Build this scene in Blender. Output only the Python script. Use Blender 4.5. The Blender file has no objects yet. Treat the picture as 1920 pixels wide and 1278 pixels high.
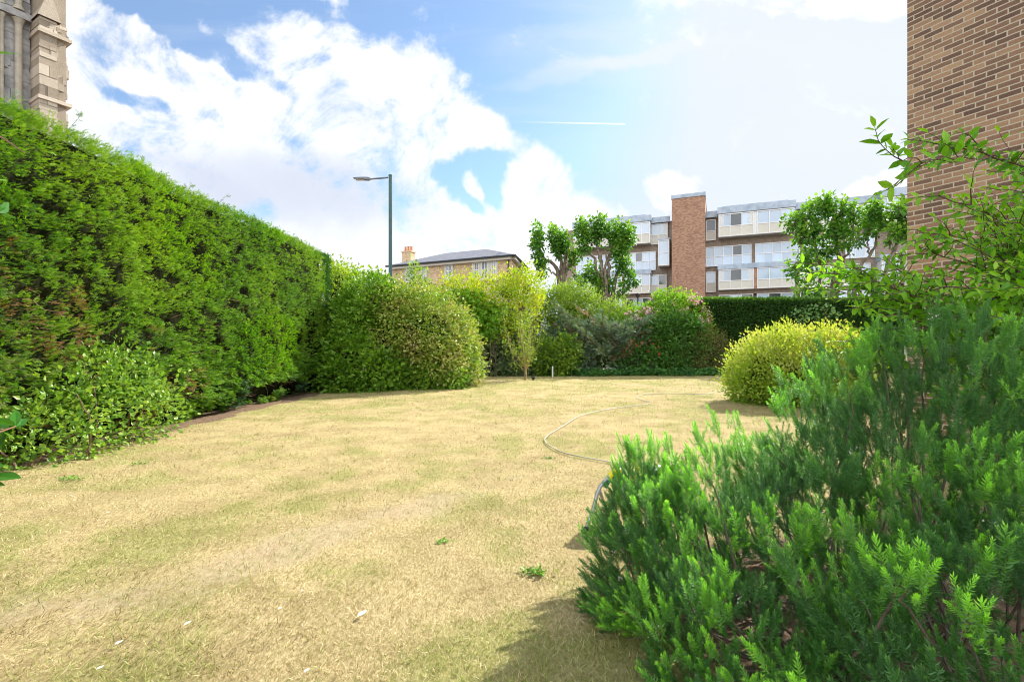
import bpy, math, numpy as np
from mathutils import Vector, Matrix
R = math.radians
sc = bpy.context.scene
C = sc.collection
rng = np.random.default_rng(7)

# ------------------------------------------------------------------ camera, world, sun, exposure
H = 1.5           # eye height
F = 907.0         # focal length in pixels of the 1920 wide photograph
HY = 648.0        # row of the horizon
cam = bpy.data.cameras.new('camera')
cam.sensor_width = 36.0
cam.lens = 36.0 * F / 1920
cam.shift_y = (HY - 639.0) / 1920
cam.clip_start = 0.05
cam.clip_end = 2000
camo = bpy.data.objects.new('camera', cam)
C.objects.link(camo)
camo.location = (0, 0, H)
camo.rotation_euler = (R(90), 0, 0)
sc.camera = camo

SUN = Vector((0.60, 0.65, 0.64)).normalized()
sun_el = math.asin(SUN.z)
sun_az = math.atan2(SUN.x, SUN.y)
sl = bpy.data.lights.new('sun', 'SUN')
sl.energy = 5.0
sl.angle = R(0.55)
sl.color = (1.0, 0.95, 0.86)
so = bpy.data.objects.new('sun', sl)
C.objects.link(so)
so.rotation_euler = (-SUN).to_track_quat('-Z', 'Y').to_euler()

world = bpy.data.worlds.new('World')
sc.world = world
world.use_nodes = True
world.cycles.sampling_method = 'MANUAL'
world.cycles.sample_map_resolution = 1024
SKY_STRENGTH = 0.13
sc.view_settings.view_transform = 'Standard'
sc.view_settings.look = 'None'
sc.view_settings.gamma = 1
sc.view_settings.use_curve_mapping = False
sc.view_settings.exposure = 0.90
sc.cycles.max_bounces = 7
sc.cycles.diffuse_bounces = 4
sc.cycles.glossy_bounces = 2
sc.cycles.transmission_bounces = 4
sc.cycles.filter_width = 1.0
sc.cycles.use_denoising = True
sc.cycles.denoiser = 'OPENIMAGEDENOISE'
sc.cycles.denoising_input_passes = 'RGB_ALBEDO_NORMAL'
sc.cycles.sample_clamp_indirect = 4.0


class NT:
    """tiny node helper"""
    def __init__(s, tree):
        s.t = tree
        tree.nodes.clear()

    def n(s, typ, **kw):
        nd = s.t.nodes.new(typ)
        for k, v in kw.items():
            setattr(nd, k, v)
        return nd

    def l(s, a, b):
        s.t.links.new(a, b)

    def _in(s, sock, v):
        if hasattr(v, 'is_linked') or isinstance(v, bpy.types.NodeSocket):
            s.l(v, sock)
        else:
            sock.default_value = v

    def m(s, op, a, b=None, c=None, clamp=False):
        nd = s.n('ShaderNodeMath', operation=op)
        nd.use_clamp = clamp
        s._in(nd.inputs[0], a)
        if b is not None: s._in(nd.inputs[1], b)
        if c is not None: s._in(nd.inputs[2], c)
        return nd.outputs[0]

    def mix(s, f, a, b, blend='MIX'):
        nd = s.n('ShaderNodeMix', data_type='RGBA', blend_type=blend)
        s._in(nd.inputs[0], f)
        s._in(nd.inputs[6], a)
        s._in(nd.inputs[7], b)
        return nd.outputs[2]

    def ramp(s, f, pts, interp='LINEAR'):
        nd = s.n('ShaderNodeValToRGB')
        cr = nd.color_ramp
        cr.interpolation = interp
        while len(cr.elements) < len(pts): cr.elements.new(0.5)
        for e, (p, c) in zip(cr.elements, pts):
            e.position = p
            e.color = (*c, 1) if len(c) == 3 else c
        s._in(nd.inputs[0], f)
        return nd.outputs[0]

    def smooth(s, v, lo, hi, a=0.0, b=1.0):
        nd = s.n('ShaderNodeMapRange', interpolation_type='SMOOTHSTEP')
        s._in(nd.inputs[0], v)
        nd.inputs[1].default_value = lo
        nd.inputs[2].default_value = hi
        nd.inputs[3].default_value = a
        nd.inputs[4].default_value = b
        return nd.outputs[0]

    def noise(s, vec, scale, detail=4, rough=0.55, dist=0.0):
        nd = s.n('ShaderNodeTexNoise')
        if vec is not None: s.l(vec, nd.inputs['Vector'])
        nd.inputs['Scale'].default_value = scale
        nd.inputs['Detail'].default_value = detail
        nd.inputs['Roughness'].default_value = rough
        nd.inputs['Distortion'].default_value = dist
        return nd

    def xyz(s, x, y, z=0.0):
        nd = s.n('ShaderNodeCombineXYZ')
        for i, v in enumerate((x, y, z)): s._in(nd.inputs[i], v)
        return nd.outputs[0]


def build_sky():
    """Nishita sky with banks of cloud fixed to directions of the compass"""
    t = NT(world.node_tree)
    sky = t.n('ShaderNodeTexSky', sky_type='NISHITA')
    sky.sun_disc = False
    sky.sun_elevation = sun_el
    sky.sun_rotation = sun_az
    sky.air_density = 1.0
    sky.dust_density = 0.6
    sky.ozone_density = 1.6
    tc = t.n('ShaderNodeTexCoord')
    sp = t.n('ShaderNodeSeparateXYZ')
    t.l(tc.outputs['Generated'], sp.inputs[0])
    X, Y, Z = sp.outputs
    yy = t.m('MAXIMUM', t.m('ABSOLUTE', Y), 0.12)
    U = t.m('DIVIDE', X, yy)
    V = t.m('DIVIDE', Z, yy)
    uv = t.xyz(U, V)
    w = t.noise(uv, 2.6, 5, 0.6)
    wv = t.n('ShaderNodeVectorMath', operation='MULTIPLY_ADD')
    t.l(w.outputs['Color'], wv.inputs[0])
    wv.inputs[1].default_value = (0.26, 0.20, 0)
    t.l(uv, wv.inputs[2])
    sw = t.n('ShaderNodeSeparateXYZ')
    t.l(wv.outputs[0], sw.inputs[0])
    WU = t.m('SUBTRACT', sw.outputs[0], 0.13)
    WV = t.m('SUBTRACT', sw.outputs[1], 0.10)

    def blob(px, py, rx, ry, ang, amp, power=1.0):
        u0, v0 = (px - 960) / F, (HY - py) / F
        c, s_ = math.cos(R(ang)), math.sin(R(ang))
        du = t.m('SUBTRACT', WU, u0)
        dv = t.m('SUBTRACT', WV, v0)
        a = t.m('ADD', t.m('MULTIPLY', du, c * F / rx), t.m('MULTIPLY', dv, s_ * F / rx))
        b = t.m('ADD', t.m('MULTIPLY', du, -s_ * F / ry), t.m('MULTIPLY', dv, c * F / ry))
        r2 = t.m('ADD', t.m('MULTIPLY', a, a), t.m('MULTIPLY', b, b))
        e = t.m('POWER', 2.718, t.m('MULTIPLY', t.m('MULTIPLY', r2, r2), -1.0))
        return t.m('MULTIPLY', e, amp)

    def total(lst):
        acc = None
        for q in lst:
            v = blob(*q)
            acc = v if acc is None else t.m('ADD', acc, v)
        return acc
    cum = total([
        (250, 190, 420, 165, -38, 0.85), (640, 190, 260, 150, -18, 0.62), (800, 200, 130, 90, -20, 0.35),
        (460, 120, 90, 70, 0, 0.35), (560, 400, 420, 170, -12, 0.8), (860, 265, 110, 45, 0, 0.6), (860, 460, 230, 70, -8, 0.75),
        (1010, 350, 70, 70, -50, 0.7), (1090, 420, 140, 60, -15, 0.7),
        (1262, 362, 60, 32, 0, 0.85), (1640, 350, 120, 36, 15, 0.8), (1560, -10, 260, 34, 0, 0.8), (870, 345, 26, 20, -20, 0.7),
        (900, 372, 30, 14, -40, 0.45),
        # clear gaps
        (380, 90, 210, 30, -38, -0.75), (270, 205, 80, 24, -8, -0.8), (620, 20, 200, 22, -10, -0.2), (570, 255, 60, 26, -10, -0.35), (880, 340, 75, 62, -20, -0.55),
        (430, 165, 40, 34, 0, -0.3)])
    n1 = t.noise(uv, 4.6, 10, 0.66, 0.5).outputs['Fac']
    n2 = t.noise(uv, 15.0, 6, 0.6).outputs['Fac']
    cum = t.m('MINIMUM', cum, 0.60)
    d = t.m('ADD', cum, t.m('MULTIPLY', t.m('SUBTRACT', n1, 0.5), 2.3))
    d = t.m('ADD', d, t.m('MULTIPLY', t.m('SUBTRACT', n2, 0.5), 0.7))
    mask = t.smooth(d, 0.16, 0.66)
    # cirrus veil, streaky, thick toward the sun side
    mp = t.n('ShaderNodeMapping')
    mp.inputs['Rotation'].default_value = (0, 0, R(-14))
    mp.inputs['Scale'].default_value = (0.8, 3.4, 1)
    t.l(uv, mp.inputs[0])
    n3 = t.noise(mp.outputs[0], 1.7, 7, 0.6, 0.5).outputs['Fac']
    veil = t.m('ADD', t.smooth(U, -0.15, 0.75, 0.0, 0.72), t.m('MULTIPLY', t.m('SUBTRACT', n3, 0.46), 1.1))
    veil = t.m('ADD', veil, t.smooth(V, 0.0, 0.35, 0.35, 0.0))
    st = total([(1190, 98, 130, 16, 8, 0.45), (1060, 130, 130, 18, 14, 0.3), (1050, 60, 160, 18, 8, 0.18)])
    veil = t.m('ADD', veil, st, clamp=True)
    veil = t.m('MULTIPLY_ADD', veil, 0.74, 0.10)
    # underside shading of the clouds: thicker parts are a little greyer
    n4 = t.noise(uv, 2.4, 6, 0.55).outputs['Fac']
    under = total([(560, 350, 260, 60, -12, 0.75), (330, 330, 200, 40, -20, 0.4), (640, 230, 120, 40, -10, 0.25)])
    g = t.m('ADD', under, t.m('MULTIPLY', t.m('SUBTRACT', n4, 0.45), 1.1), clamp=True)
    # contrail
    cu0, cu1, cv = (1035 - 960) / F, (1172 - 960) / F, (HY - 230) / F
    along = t.m('MULTIPLY', t.smooth(U, cu0 - 0.10, cu1, 0.0, 1.0), t.m('LESS_THAN', U, cu1))
    line = t.m('ABSOLUTE', t.m('SUBTRACT', V, t.m('MULTIPLY_ADD', t.m('SUBTRACT', U, cu0), -0.02, cv)))
    cm = t.m('MULTIPLY', along, t.smooth(line, 0.0006, 0.0022, 1.0, 0.0))
    white = 1.0
    cl = t.mix(g, (4.5, 4.6, 4.75, 1), (3.1, 3.35, 3.95, 1))
    base = t.n('ShaderNodeVectorMath', operation='MULTIPLY')
    t.l(sky.outputs[0], base.inputs[0])
    base.inputs[1].default_value = (0.70, 0.84, 0.92)
    cap = t.n('ShaderNodeVectorMath', operation='MINIMUM')
    t.l(base.outputs[0], cap.inputs[0])
    cap.inputs[1].default_value = (3.4, 3.75, 4.4)
    col = t.mix(veil, cap.outputs[0], (3.75, 3.95, 4.3, 1))
    col = t.mix(mask, col, cl)
    col = t.mix(cm, col, (4.8, 4.8, 4.8, 1))
    # added fill light: the unseen sky behind the camera brightened as white cloud
    rear = t.noise(tc.outputs['Generated'], 2.2, 5, 0.6).outputs['Fac']
    rk = t.m('MULTIPLY', t.smooth(Y, 0.05, -0.35, 0.0, 1.0), t.smooth(rear, 0.30, 0.50))
    col = t.mix(rk, col, (8.6, 8.7, 8.9, 1))
    bg = t.n('ShaderNodeBackground')
    bg.inputs[1].default_value = SKY_STRENGTH
    t.l(col, bg.inputs[0])
    out = t.n('ShaderNodeOutputWorld')
    t.l(bg.outputs[0], out.inputs[0])


build_sky()

# ------------------------------------------------------------------ geometry helpers
def P(px, py, d):
    """point seen at a pixel of the survey photograph at depth d"""
    return np.array([(px - 960) / F * d, d, H - (py - HY) / F * d])


def G(px, py):
    d = H * F / (py - HY)
    return np.array([(px - 960) / F * d, d, 0.0])


def hash2(ix, iy, s):
    h = (ix.astype(np.int64) * 374761393 + iy.astype(np.int64) * 668265263 + s * 974634777) & 0xffffffff
    h = ((h ^ (h >> 13)) * 1274126177) & 0xffffffff
    return ((h ^ (h >> 16)) & 0xffff) / 65535.0


def vnoise(x, y, s=0):
    ix, iy = np.floor(x), np.floor(y)
    fx, fy = x - ix, y - iy
    fx, fy = fx * fx * (3 - 2 * fx), fy * fy * (3 - 2 * fy)
    a, b = hash2(ix, iy, s), hash2(ix + 1, iy, s)
    c, d = hash2(ix, iy + 1, s), hash2(ix + 1, iy + 1, s)
    return (a * (1 - fx) + b * fx) * (1 - fy) + (c * (1 - fx) + d * fx) * fy


def fbm(x, y, s=0, o=4):
    r, a, t = 0, 1.0, 0
    x, y = np.asarray(x, float), np.asarray(y, float)
    for i in range(o):
        r = r + a * vnoise(x * 2 ** i, y * 2 ** i, s + i * 17)
        t += a
        a *= 0.5
    return r / t


def make_obj(name, V, faces, mat, parent=None, base=None, rnd=None, tip=None, smooth=False):
    """V (n,3) array; faces: list of integer arrays (m,3) or (m,4)"""
    V = np.asarray(V, dtype=np.float32)
    if base is not None: V = V - np.asarray(base, dtype=np.float32)
    if not isinstance(faces, list): faces = [faces]
    faces = [np.asarray(f) for f in faces if len(f)]
    loops = np.concatenate([f.reshape(-1) for f in faces]).astype(np.int32)
    tot = np.concatenate([np.full(len(f), f.shape[1]) for f in faces]).astype(np.int32)
    start = np.concatenate([[0], np.cumsum(tot)[:-1]]).astype(np.int32)
    me = bpy.data.meshes.new(name)
    me.vertices.add(len(V))
    me.vertices.foreach_set('co', V.reshape(-1))
    me.loops.add(len(loops))
    me.loops.foreach_set('vertex_index', loops)
    me.polygons.add(len(tot))
    me.polygons.foreach_set('loop_start', start)
    me.polygons.foreach_set('loop_total', tot)
    me.polygons.foreach_set('use_smooth', np.full(len(tot), smooth, dtype=bool))
    for k, a in (('rnd', rnd), ('tip', tip)):
        if a is not None:
            at = me.attributes.new(k, 'FLOAT', 'POINT')
            at.data.foreach_set('value', np.asarray(a, dtype=np.float32))
    me.update(calc_edges=True)
    me.materials.append(mat)
    o = bpy.data.objects.new(name, me)
    C.objects.link(o)
    if parent is not None:
        o.parent = parent
    elif base is not None:
        o.location = base
    return o


def tag(o, label=None, cat=None, group=None, kind=None):
    if label: o['label'] = label
    if cat: o['category'] = cat
    if group: o['group'] = group
    if kind: o['kind'] = kind
    return o


def thing(name, label, cat, loc=(0, 0, 0), group=None):
    o = bpy.data.objects.new(name, None)
    o.empty_display_size = 0.2
    C.objects.link(o)
    o.location = [float(v) for v in loc]
    return tag(o, label, cat, group)


def norm(v):
    v = np.asarray(v, float)
    return v / np.maximum(np.linalg.norm(v, axis=-1, keepdims=True), 1e-9)


def frames(d, up):
    """columns x=d, z near up"""
    d = norm(d)
    y = norm(np.cross(up, d))
    z = np.cross(d, y)
    return np.stack([d, y, z], axis=-1)


# templates: (verts, [faces...], tip attribute or None); length 1 along +x, normal +z
def T_leaf(wd=0.24, fold=0.10, droop=0.12):
    v = np.array([[0, 0, 0], [.42, wd, fold], [.42, -wd, fold], [1, 0, -droop], [.5, 0, 0]], float)
    return v, [np.array([[0, 2, 3, 4], [0, 4, 3, 1]])], None


def T_leaf_fine(wd=0.22, fold=0.05, droop=0.14):
    v = np.array([[0, 0, 0], [.22, wd * .75, fold], [.22, -wd * .75, fold], [.58, wd, fold - .03], [.58, -wd, fold - .03],
                  [.84, wd * .5, -droop * .4], [.84, -wd * .5, -droop * .4], [1.02, 0, -droop], [.22, 0, 0], [.58, 0, -.03], [.84, 0, -droop * .55]], float)
    q = np.array([[2, 4, 9, 8], [8, 9, 3, 1], [4, 6, 10, 9], [9, 10, 5, 3]])
    tr = np.array([[0, 2, 8], [0, 8, 1], [6, 7, 10], [10, 7, 5]])
    return v, [q, tr], None


def T_spray(n=4, side=.5, wd=.05, r=None):
    """flat feathery conifer spray made of narrow shoots"""
    r = r or np.random.default_rng(n)
    vs, fs = [], []

    def sh(a, b, w_):
        a, b = np.array(a, float), np.array(b, float)
        dd = norm(b - a)
        p = np.array([-dd[1], dd[0], 0]) * w_
        mid = a * .55 + b * .45
        i = len(vs)
        vs.extend([a, mid + p + [0, 0, -.015], b, mid - p])
        fs.append([i, i + 1, i + 2, i + 3])
    sh((0, 0, 0), (1, 0, -.05), wd * 1.1)
    for k in range(n):
        x = .12 + .72 * k / n
        L = side * (1 - .55 * k / n)
        for s in (1, -1):
            j = r.normal(0, .04, 3)
            sh((x, 0, 0), (x + L * .72 + j[0], s * L * .62 + j[1], -.05 + j[2] * 2), wd)
    return np.array(vs), [np.array(fs)], None


def T_star(n=5):
    """small cluster of leaflets"""
    vs, fs = [], []
    for k in range(n):
        a = 2 * math.pi * k / n
        c, s = math.cos(a), math.sin(a)
        for (x, y, z) in [(0, 0, 0), (.5, .19, .12), (1, 0, .08), (.5, -.19, .12)]:
            vs.append([x * c - y * s, x * s + y * c, z])
        i = 4 * k
        fs.append([i, i + 1, i + 2, i + 3])
    return np.array(vs), [np.array(fs)], None


def scatter(tm, pos, Rm, sc_, rnd):
    V, F_, tip = tm
    k, n = len(V), len(pos)
    sc_ = np.broadcast_to(np.asarray(sc_, float).reshape(-1, 1, 1), (n, 1, 1))
    W = np.einsum('nij,kj->nki', Rm, V) * sc_ + pos[:, None, :]
    off = (np.arange(n) * k)[:, None, None]
    FF = [(f[None] + off).reshape(-1, f.shape[1]) for f in F_]
    tp = None if tip is None else np.tile(tip, n)
    return W.reshape(-1, 3), FF, np.repeat(rnd, k), tp


class Bag:
    """collects pieces into one mesh"""
    def __init__(s): s.V, s.F, s.r, s.t, s.n = [], {}, [], [], 0

    def add(s, V, FF, rnd=None, tip=None):
        V = np.asarray(V, float)
        for f in (FF if isinstance(FF, list) else [FF]):
            f = np.asarray(f)
            if len(f): s.F.setdefault(f.shape[1], []).append(f + s.n)
        s.V.append(V)
        s.r.append(np.full(len(V), .5) if rnd is None else np.broadcast_to(rnd, (len(V),)))
        s.t.append(np.zeros(len(V)) if tip is None else np.broadcast_to(tip, (len(V),)))
        s.n += len(V)
        return s

    def box(s, a, b, rnd=None, M=None):
        x0, y0, z0 = a
        x1, y1, z1 = b
        v = np.array([[x, y, z] for x in (x0, x1) for y in (y0, y1) for z in (z0, z1)], float)
        if M is not None: v = M(v)
        f = np.array([[0, 1, 3, 2], [4, 6, 7, 5], [0, 4, 5, 1], [2, 3, 7, 6], [0, 2, 6, 4], [1, 5, 7, 3]])
        return s.add(v, f, rnd)

    def tube(s, pts, rad, sides=6, rnd=None, cap=True):
        pts = np.asarray(pts, float)
        n = len(pts)
        rad = np.broadcast_to(np.asarray(rad, float), (n,))
        tg = np.gradient(pts, axis=0)
        tg = norm(tg)
        up = np.array([0, 0, 1.0]) if abs(tg[:, 2]).mean() < .8 else np.array([1.0, 0, 0])
        a = norm(np.cross(tg, up))
        b = np.cross(tg, a)
        th = np.arange(sides) * 2 * math.pi / sides
        ring = (a[:, None] * np.cos(th)[None, :, None] + b[:, None] * np.sin(th)[None, :, None]) * rad[:, None, None] + pts[:, None]
        V = ring.reshape(-1, 3)
        i = np.arange(n - 1)[:, None] * sides
        j = np.arange(sides)[None]
        f = np.stack([i + j, i + (j + 1) % sides, i + sides + (j + 1) % sides, i + sides + j], -1).reshape(-1, 4)
        fs = [f]
        if cap:
            V = np.vstack([V, pts[0], pts[-1]])
            c0, c1 = n * sides, n * sides + 1
            jj = np.arange(sides)
            fs.append(np.stack([np.full(sides, c0), (jj + 1) % sides, jj], -1))
            e = (n - 1) * sides
            fs.append(np.stack([np.full(sides, c1), e + jj, e + (jj + 1) % sides], -1))
        return s.add(V, fs, rnd)

    def build(s, name, mat, parent=None, base=None, attrs=True, smooth=False):
        FF = [np.concatenate(v) for v in s.F.values()]
        return make_obj(name, np.concatenate(s.V), FF, mat, parent, base,
                        np.concatenate(s.r) if attrs else None, np.concatenate(s.t) if attrs else None, smooth)


def curve(pts, n=10, jit=0.0, r=rng):
    """Catmull-Rom through control points"""
    p = np.asarray(pts, float)
    if len(p) == 2: p = np.array([p[0], (p[0] + p[1]) / 2, p[1]])
    q = np.vstack([2 * p[0] - p[1], p, 2 * p[-1] - p[-2]])
    out = []
    for i in range(1, len(q) - 2):
        m = max(2, n // (len(p) - 1))
        for t in np.linspace(0, 1, m, endpoint=False):
            a, b, c, d = q[i - 1:i + 3]
            out.append(.5 * ((2 * b) + (c - a) * t + (2 * a - 5 * b + 4 * c - d) * t * t + (3 * b - a - 3 * c + d) * t ** 3))
    out.append(p[-1])
    out = np.array(out)
    if jit: out[1:-1] += r.normal(0, jit, (len(out) - 2, 3))
    return out


# ------------------------------------------------------------------ materials
MATS = {}


def new_mat(name):
    m = bpy.data.materials.new(name)
    m.use_nodes = True
    MATS[name] = m
    return m, NT(m.node_tree)


def leaf_mat(name, cols, trans=0.35, rough=0.5, tipc=None, spec=0.35, tcol=(1.25, 1.25, .55), under=None, patch=0.35, ps=1.2):
    m, t = new_mat(name)
    at = t.n('ShaderNodeAttribute', attribute_name='rnd')
    geo = t.n('ShaderNodeNewGeometry')
    nz = t.noise(geo.outputs['Position'], ps, 3, 0.55).outputs['Fac']
    f = t.m('ADD', t.m('MULTIPLY', at.outputs['Fac'], 1 - patch), t.m('MULTIPLY', t.smooth(nz, .3, .7), patch))
    c = t.ramp(f, [(i / (len(cols) - 1), q) for i, q in enumerate(cols)])
    if tipc is not None:
        a2 = t.n('ShaderNodeAttribute', attribute_name='tip')
        c = t.mix(t.smooth(a2.outputs['Fac'], .45, 1.0), c, (*tipc, 1))
    if under is not None:
        c = t.mix(t.m('MULTIPLY', geo.outputs['Backfacing'], .75), c, (*under, 1))
    pb = t.n('ShaderNodeBsdfPrincipled')
    t.l(c, pb.inputs['Base Color'])
    pb.inputs['Roughness'].default_value = rough
    pb.inputs['Specular IOR Level'].default_value = spec
    tr = t.n('ShaderNodeBsdfTranslucent')
    tm = t.n('ShaderNodeVectorMath', operation='MULTIPLY')
    t.l(c, tm.inputs[0])
    tm.inputs[1].default_value = tcol
    t.l(tm.outputs[0], tr.inputs[0])
    mx = t.n('ShaderNodeMixShader')
    mx.inputs[0].default_value = trans
    t.l(pb.outputs[0], mx.inputs[1])
    t.l(tr.outputs[0], mx.inputs[2])
    o = t.n('ShaderNodeOutputMaterial')
    t.l(mx.outputs[0], o.inputs[0])
    return m


def simple_mat(name, col, rough=0.6, metal=0.0, var=0.15, scale=8.0, bump=0.0, col2=None, spec=0.5, bscale=None, coat=0.0):
    m, t = new_mat(name)
    geo = t.n('ShaderNodeNewGeometry')
    nz = t.noise(geo.outputs['Position'], scale, 5, 0.6).outputs['Fac']
    c2 = col2 or tuple(v * (1 - var) for v in col)
    c = t.mix(t.smooth(nz, .35, .68), (*col, 1), (*c2, 1))
    pb = t.n('ShaderNodeBsdfPrincipled')
    t.l(c, pb.inputs['Base Color'])
    pb.inputs['Roughness'].default_value = rough
    pb.inputs['Metallic'].default_value = metal
    pb.inputs['Specular IOR Level'].default_value = spec
    pb.inputs['Coat Weight'].default_value = coat
    if bump:
        b = t.n('ShaderNodeBump')
        b.inputs['Strength'].default_value = bump
        b.inputs['Distance'].default_value = 0.02
        nb = t.noise(geo.outputs['Position'], bscale or scale * 4, 6, .65).outputs['Fac']
        t.l(nb, b.inputs['Height'])
        t.l(b.outputs[0], pb.inputs['Normal'])
    o = t.n('ShaderNodeOutputMaterial')
    t.l(pb.outputs[0], o.inputs[0])
    return m


def brick_mat(name, c1, c2, c3, mortar, bw=.225, bh=.075, ms=.010, scalevar=1.0, ux=(1, 0), bump=.6, bias=0.0):
    """bricks laid along horizontal direction ux; per-brick colour from white noise of the brick cell"""
    m, t = new_mat(name)
    geo = t.n('ShaderNodeNewGeometry')
    sp = t.n('ShaderNodeSeparateXYZ')
    t.l(geo.outputs['Position'], sp.inputs[0])
    u = t.m('ADD', t.m('MULTIPLY', sp.outputs[0], ux[0]), t.m('MULTIPLY', sp.outputs[1], ux[1]))
    u = t.m('ADD', u, 100.0)
    wob = t.noise(geo.outputs['Position'], 9.0, 3, .6).outputs['Fac']
    u = t.m('ADD', u, t.m('MULTIPLY', t.m('SUBTRACT', wob, .5), .012))
    wob2 = t.noise(geo.outputs['Position'], 13.0, 3, .6).outputs['Fac']
    z = t.m('ADD', sp.outputs[2], t.m('MULTIPLY', t.m('SUBTRACT', wob2, .5), .010))
    row = t.m('FLOOR', t.m('DIVIDE', z, bh))
    sh = t.m('MULTIPLY', t.m('MODULO', row, 2.0), .5)
    # every course drifts a little
    rn = t.n('ShaderNodeTexWhiteNoise', noise_dimensions='1D')
    t.l(row, rn.inputs['W'])
    sh = t.m('ADD', sh, t.m('MULTIPLY', rn.outputs['Value'], .12))
    uu = t.m('ADD', t.m('DIVIDE', u, bw), sh)
    ci = t.m('FLOOR', uu)
    fu = t.m('MULTIPLY', t.m('SUBTRACT', uu, ci), bw)
    fz = t.m('SUBTRACT', z, t.m('MULTIPLY', row, bh))
    eu = t.m('MINIMUM', fu, t.m('SUBTRACT', bw, fu))
    ez = t.m('MINIMUM', fz, t.m('SUBTRACT', bh, fz))
    e = t.m('MINIMUM', eu, ez)
    mk = t.smooth(e, ms * .42, ms * .62)
    wn = t.n('ShaderNodeTexWhiteNoise', noise_dimensions='2D')
    t.l(t.xyz(ci, row), wn.inputs['Vector'])
    big = t.noise(geo.outputs['Position'], .9, 3, .5).outputs['Fac']
    fine = t.noise(geo.outputs['Position'], 38, 5, .65).outputs['Fac']
    f = t.m('ADD', t.m('MULTIPLY', wn.outputs['Value'], .85), t.m('MULTIPLY', t.m('SUBTRACT', big, .45), .5))
    f = t.m('ADD', f, bias)
    f = t.m('ADD', f, t.m('MULTIPLY', t.m('SUBTRACT', fine, .5), .55))
    bc = t.ramp(f, [(0, c1), (.3, tuple(a * .55 + b * .45 for a, b in zip(c1, c2))), (.55, c2), (1, c3)])
    mc = t.mix(fine, (*mortar, 1), tuple(v * .8 for v in mortar) + (1,))
    col = t.mix(mk, mc, bc)
    pb = t.n('ShaderNodeBsdfPrincipled')
    t.l(col, pb.inputs['Base Color'])
    pb.inputs['Roughness'].default_value = .85
    pb.inputs['Specular IOR Level'].default_value = .25
    b = t.n('ShaderNodeBump')
    b.inputs['Strength'].default_value = bump
    b.inputs['Distance'].default_value = .008
    t.l(t.m('ADD', mk, t.m('MULTIPLY', fine, .7)), b.inputs['Height'])
    t.l(b.outputs[0], pb.inputs['Normal'])
    o = t.n('ShaderNodeOutputMaterial')
    t.l(pb.outputs[0], o.inputs[0])
    return m


def glass_mat(name, tint, rough=.06, streak=.3):
    m, t = new_mat(name)
    geo = t.n('ShaderNodeNewGeometry')
    nz = t.noise(geo.outputs['Position'], .7, 3, .5).outputs['Fac']
    at = t.n('ShaderNodeAttribute', attribute_name='rnd')
    c = t.mix(t.m('MULTIPLY', at.outputs['Fac'], .8), (*tint, 1), tuple(min(1, v * 1.7) for v in tint) + (1,))
    c = t.mix(t.m('MULTIPLY', nz, streak), c, (.5, .55, .6, 1))
    pb = t.n('ShaderNodeBsdfPrincipled')
    t.l(c, pb.inputs['Base Color'])
    pb.inputs['Roughness'].default_value = rough
    pb.inputs['IOR'].default_value = 1.5
    pb.inputs['Coat Weight'].default_value = 1.0
    pb.inputs['Coat Roughness'].default_value = .03
    pb.inputs['Coat IOR'].default_value = 1.9
    o = t.n('ShaderNodeOutputMaterial')
    t.l(pb.outputs[0], o.inputs[0])
    return m


bark = simple_mat('bark', (.23, .16, .10), .9, var=.5, scale=14, bump=.6)
bark_pale = simple_mat('bark_pale', (.25, .20, .145), .9, scale=5, bump=.8, col2=(.10, .08, .06))
twig_mat = simple_mat('twig', (.20, .12, .07), .8, var=.4, scale=20)
twig_dead = simple_mat('dead_twig', (.30, .17, .10), .9, var=.4, scale=14)
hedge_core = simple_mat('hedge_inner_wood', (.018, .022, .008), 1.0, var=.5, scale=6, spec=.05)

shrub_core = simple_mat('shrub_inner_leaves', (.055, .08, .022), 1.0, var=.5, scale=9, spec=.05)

# ------------------------------------------------------------------ the setting: ground
def lawn_fields(x, y):
    """greenness and bareness of the turf at a place"""
    def seg(a, b, w):
        ax, ay = a
        dx, dy = b[0] - ax, b[1] - ay
        tt = np.clip(((x - ax) * dx + (y - ay) * dy) / (dx * dx + dy * dy), 0, 1)
        return np.exp(-(((x - ax - tt * dx) ** 2 + (y - ay - tt * dy) ** 2) / w ** 2))
    n1 = fbm(x * .9, y * .9, 3, 5)
    n2 = fbm(x * 3.1, y * 3.1, 11, 4)
    far = np.clip((y - 6) / 9, 0, 1)
    green = (n1 - .5) * 2.2 + (n2 - .5) * 2.2 + .34 + .24 * far
    green += .55 * seg((-2.35, 5.1), (-2.0, 5.5), .35) + .5 * seg((-2.6, 2.0), (-2.1, 2.1), .35) + .25 * seg((.0, 2.2), (.9, 2.6), .8)
    green -= .35 * seg((-4.2, 8.0), (-1.8, 8.0), 1.3) + .2 * seg((-1.5, 4.2), (.4, 3.6), .6)
    bare = 1.0 * seg((-2.85, 2.45), (-1.6, 3.6), .34) + .75 * seg((-1.7, 3.5), (-1.0, 4.6), .36) + .6 * seg((-.9, 4.4), (.2, 5.6), .25)
    bare = bare * (.45 + 1.1 * fbm(x * 2.3, y * 2.3, 45, 4)) + (n2 - .5) * 1.6 - .12 + (n1 - .5) * .5
    edge = x + 6.12 + .35 * (fbm(y * 1.3, y * .3, 5, 3) - .5) * 2 - np.clip((y - 12) * .035, 0, .3)
    soil = np.clip(1 - (edge + .0) / .22, 0, 1)
    bed = np.exp(-(((x - 2.05) / 1.20) ** 2 + ((y - 2.65) / 1.15) ** 2) ** 2) * 1.5  # shade under the rosemary painted in as dark soil
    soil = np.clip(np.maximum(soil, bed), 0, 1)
    return np.clip(green, 0, 1), np.clip(bare, 0, 1), soil


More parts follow.
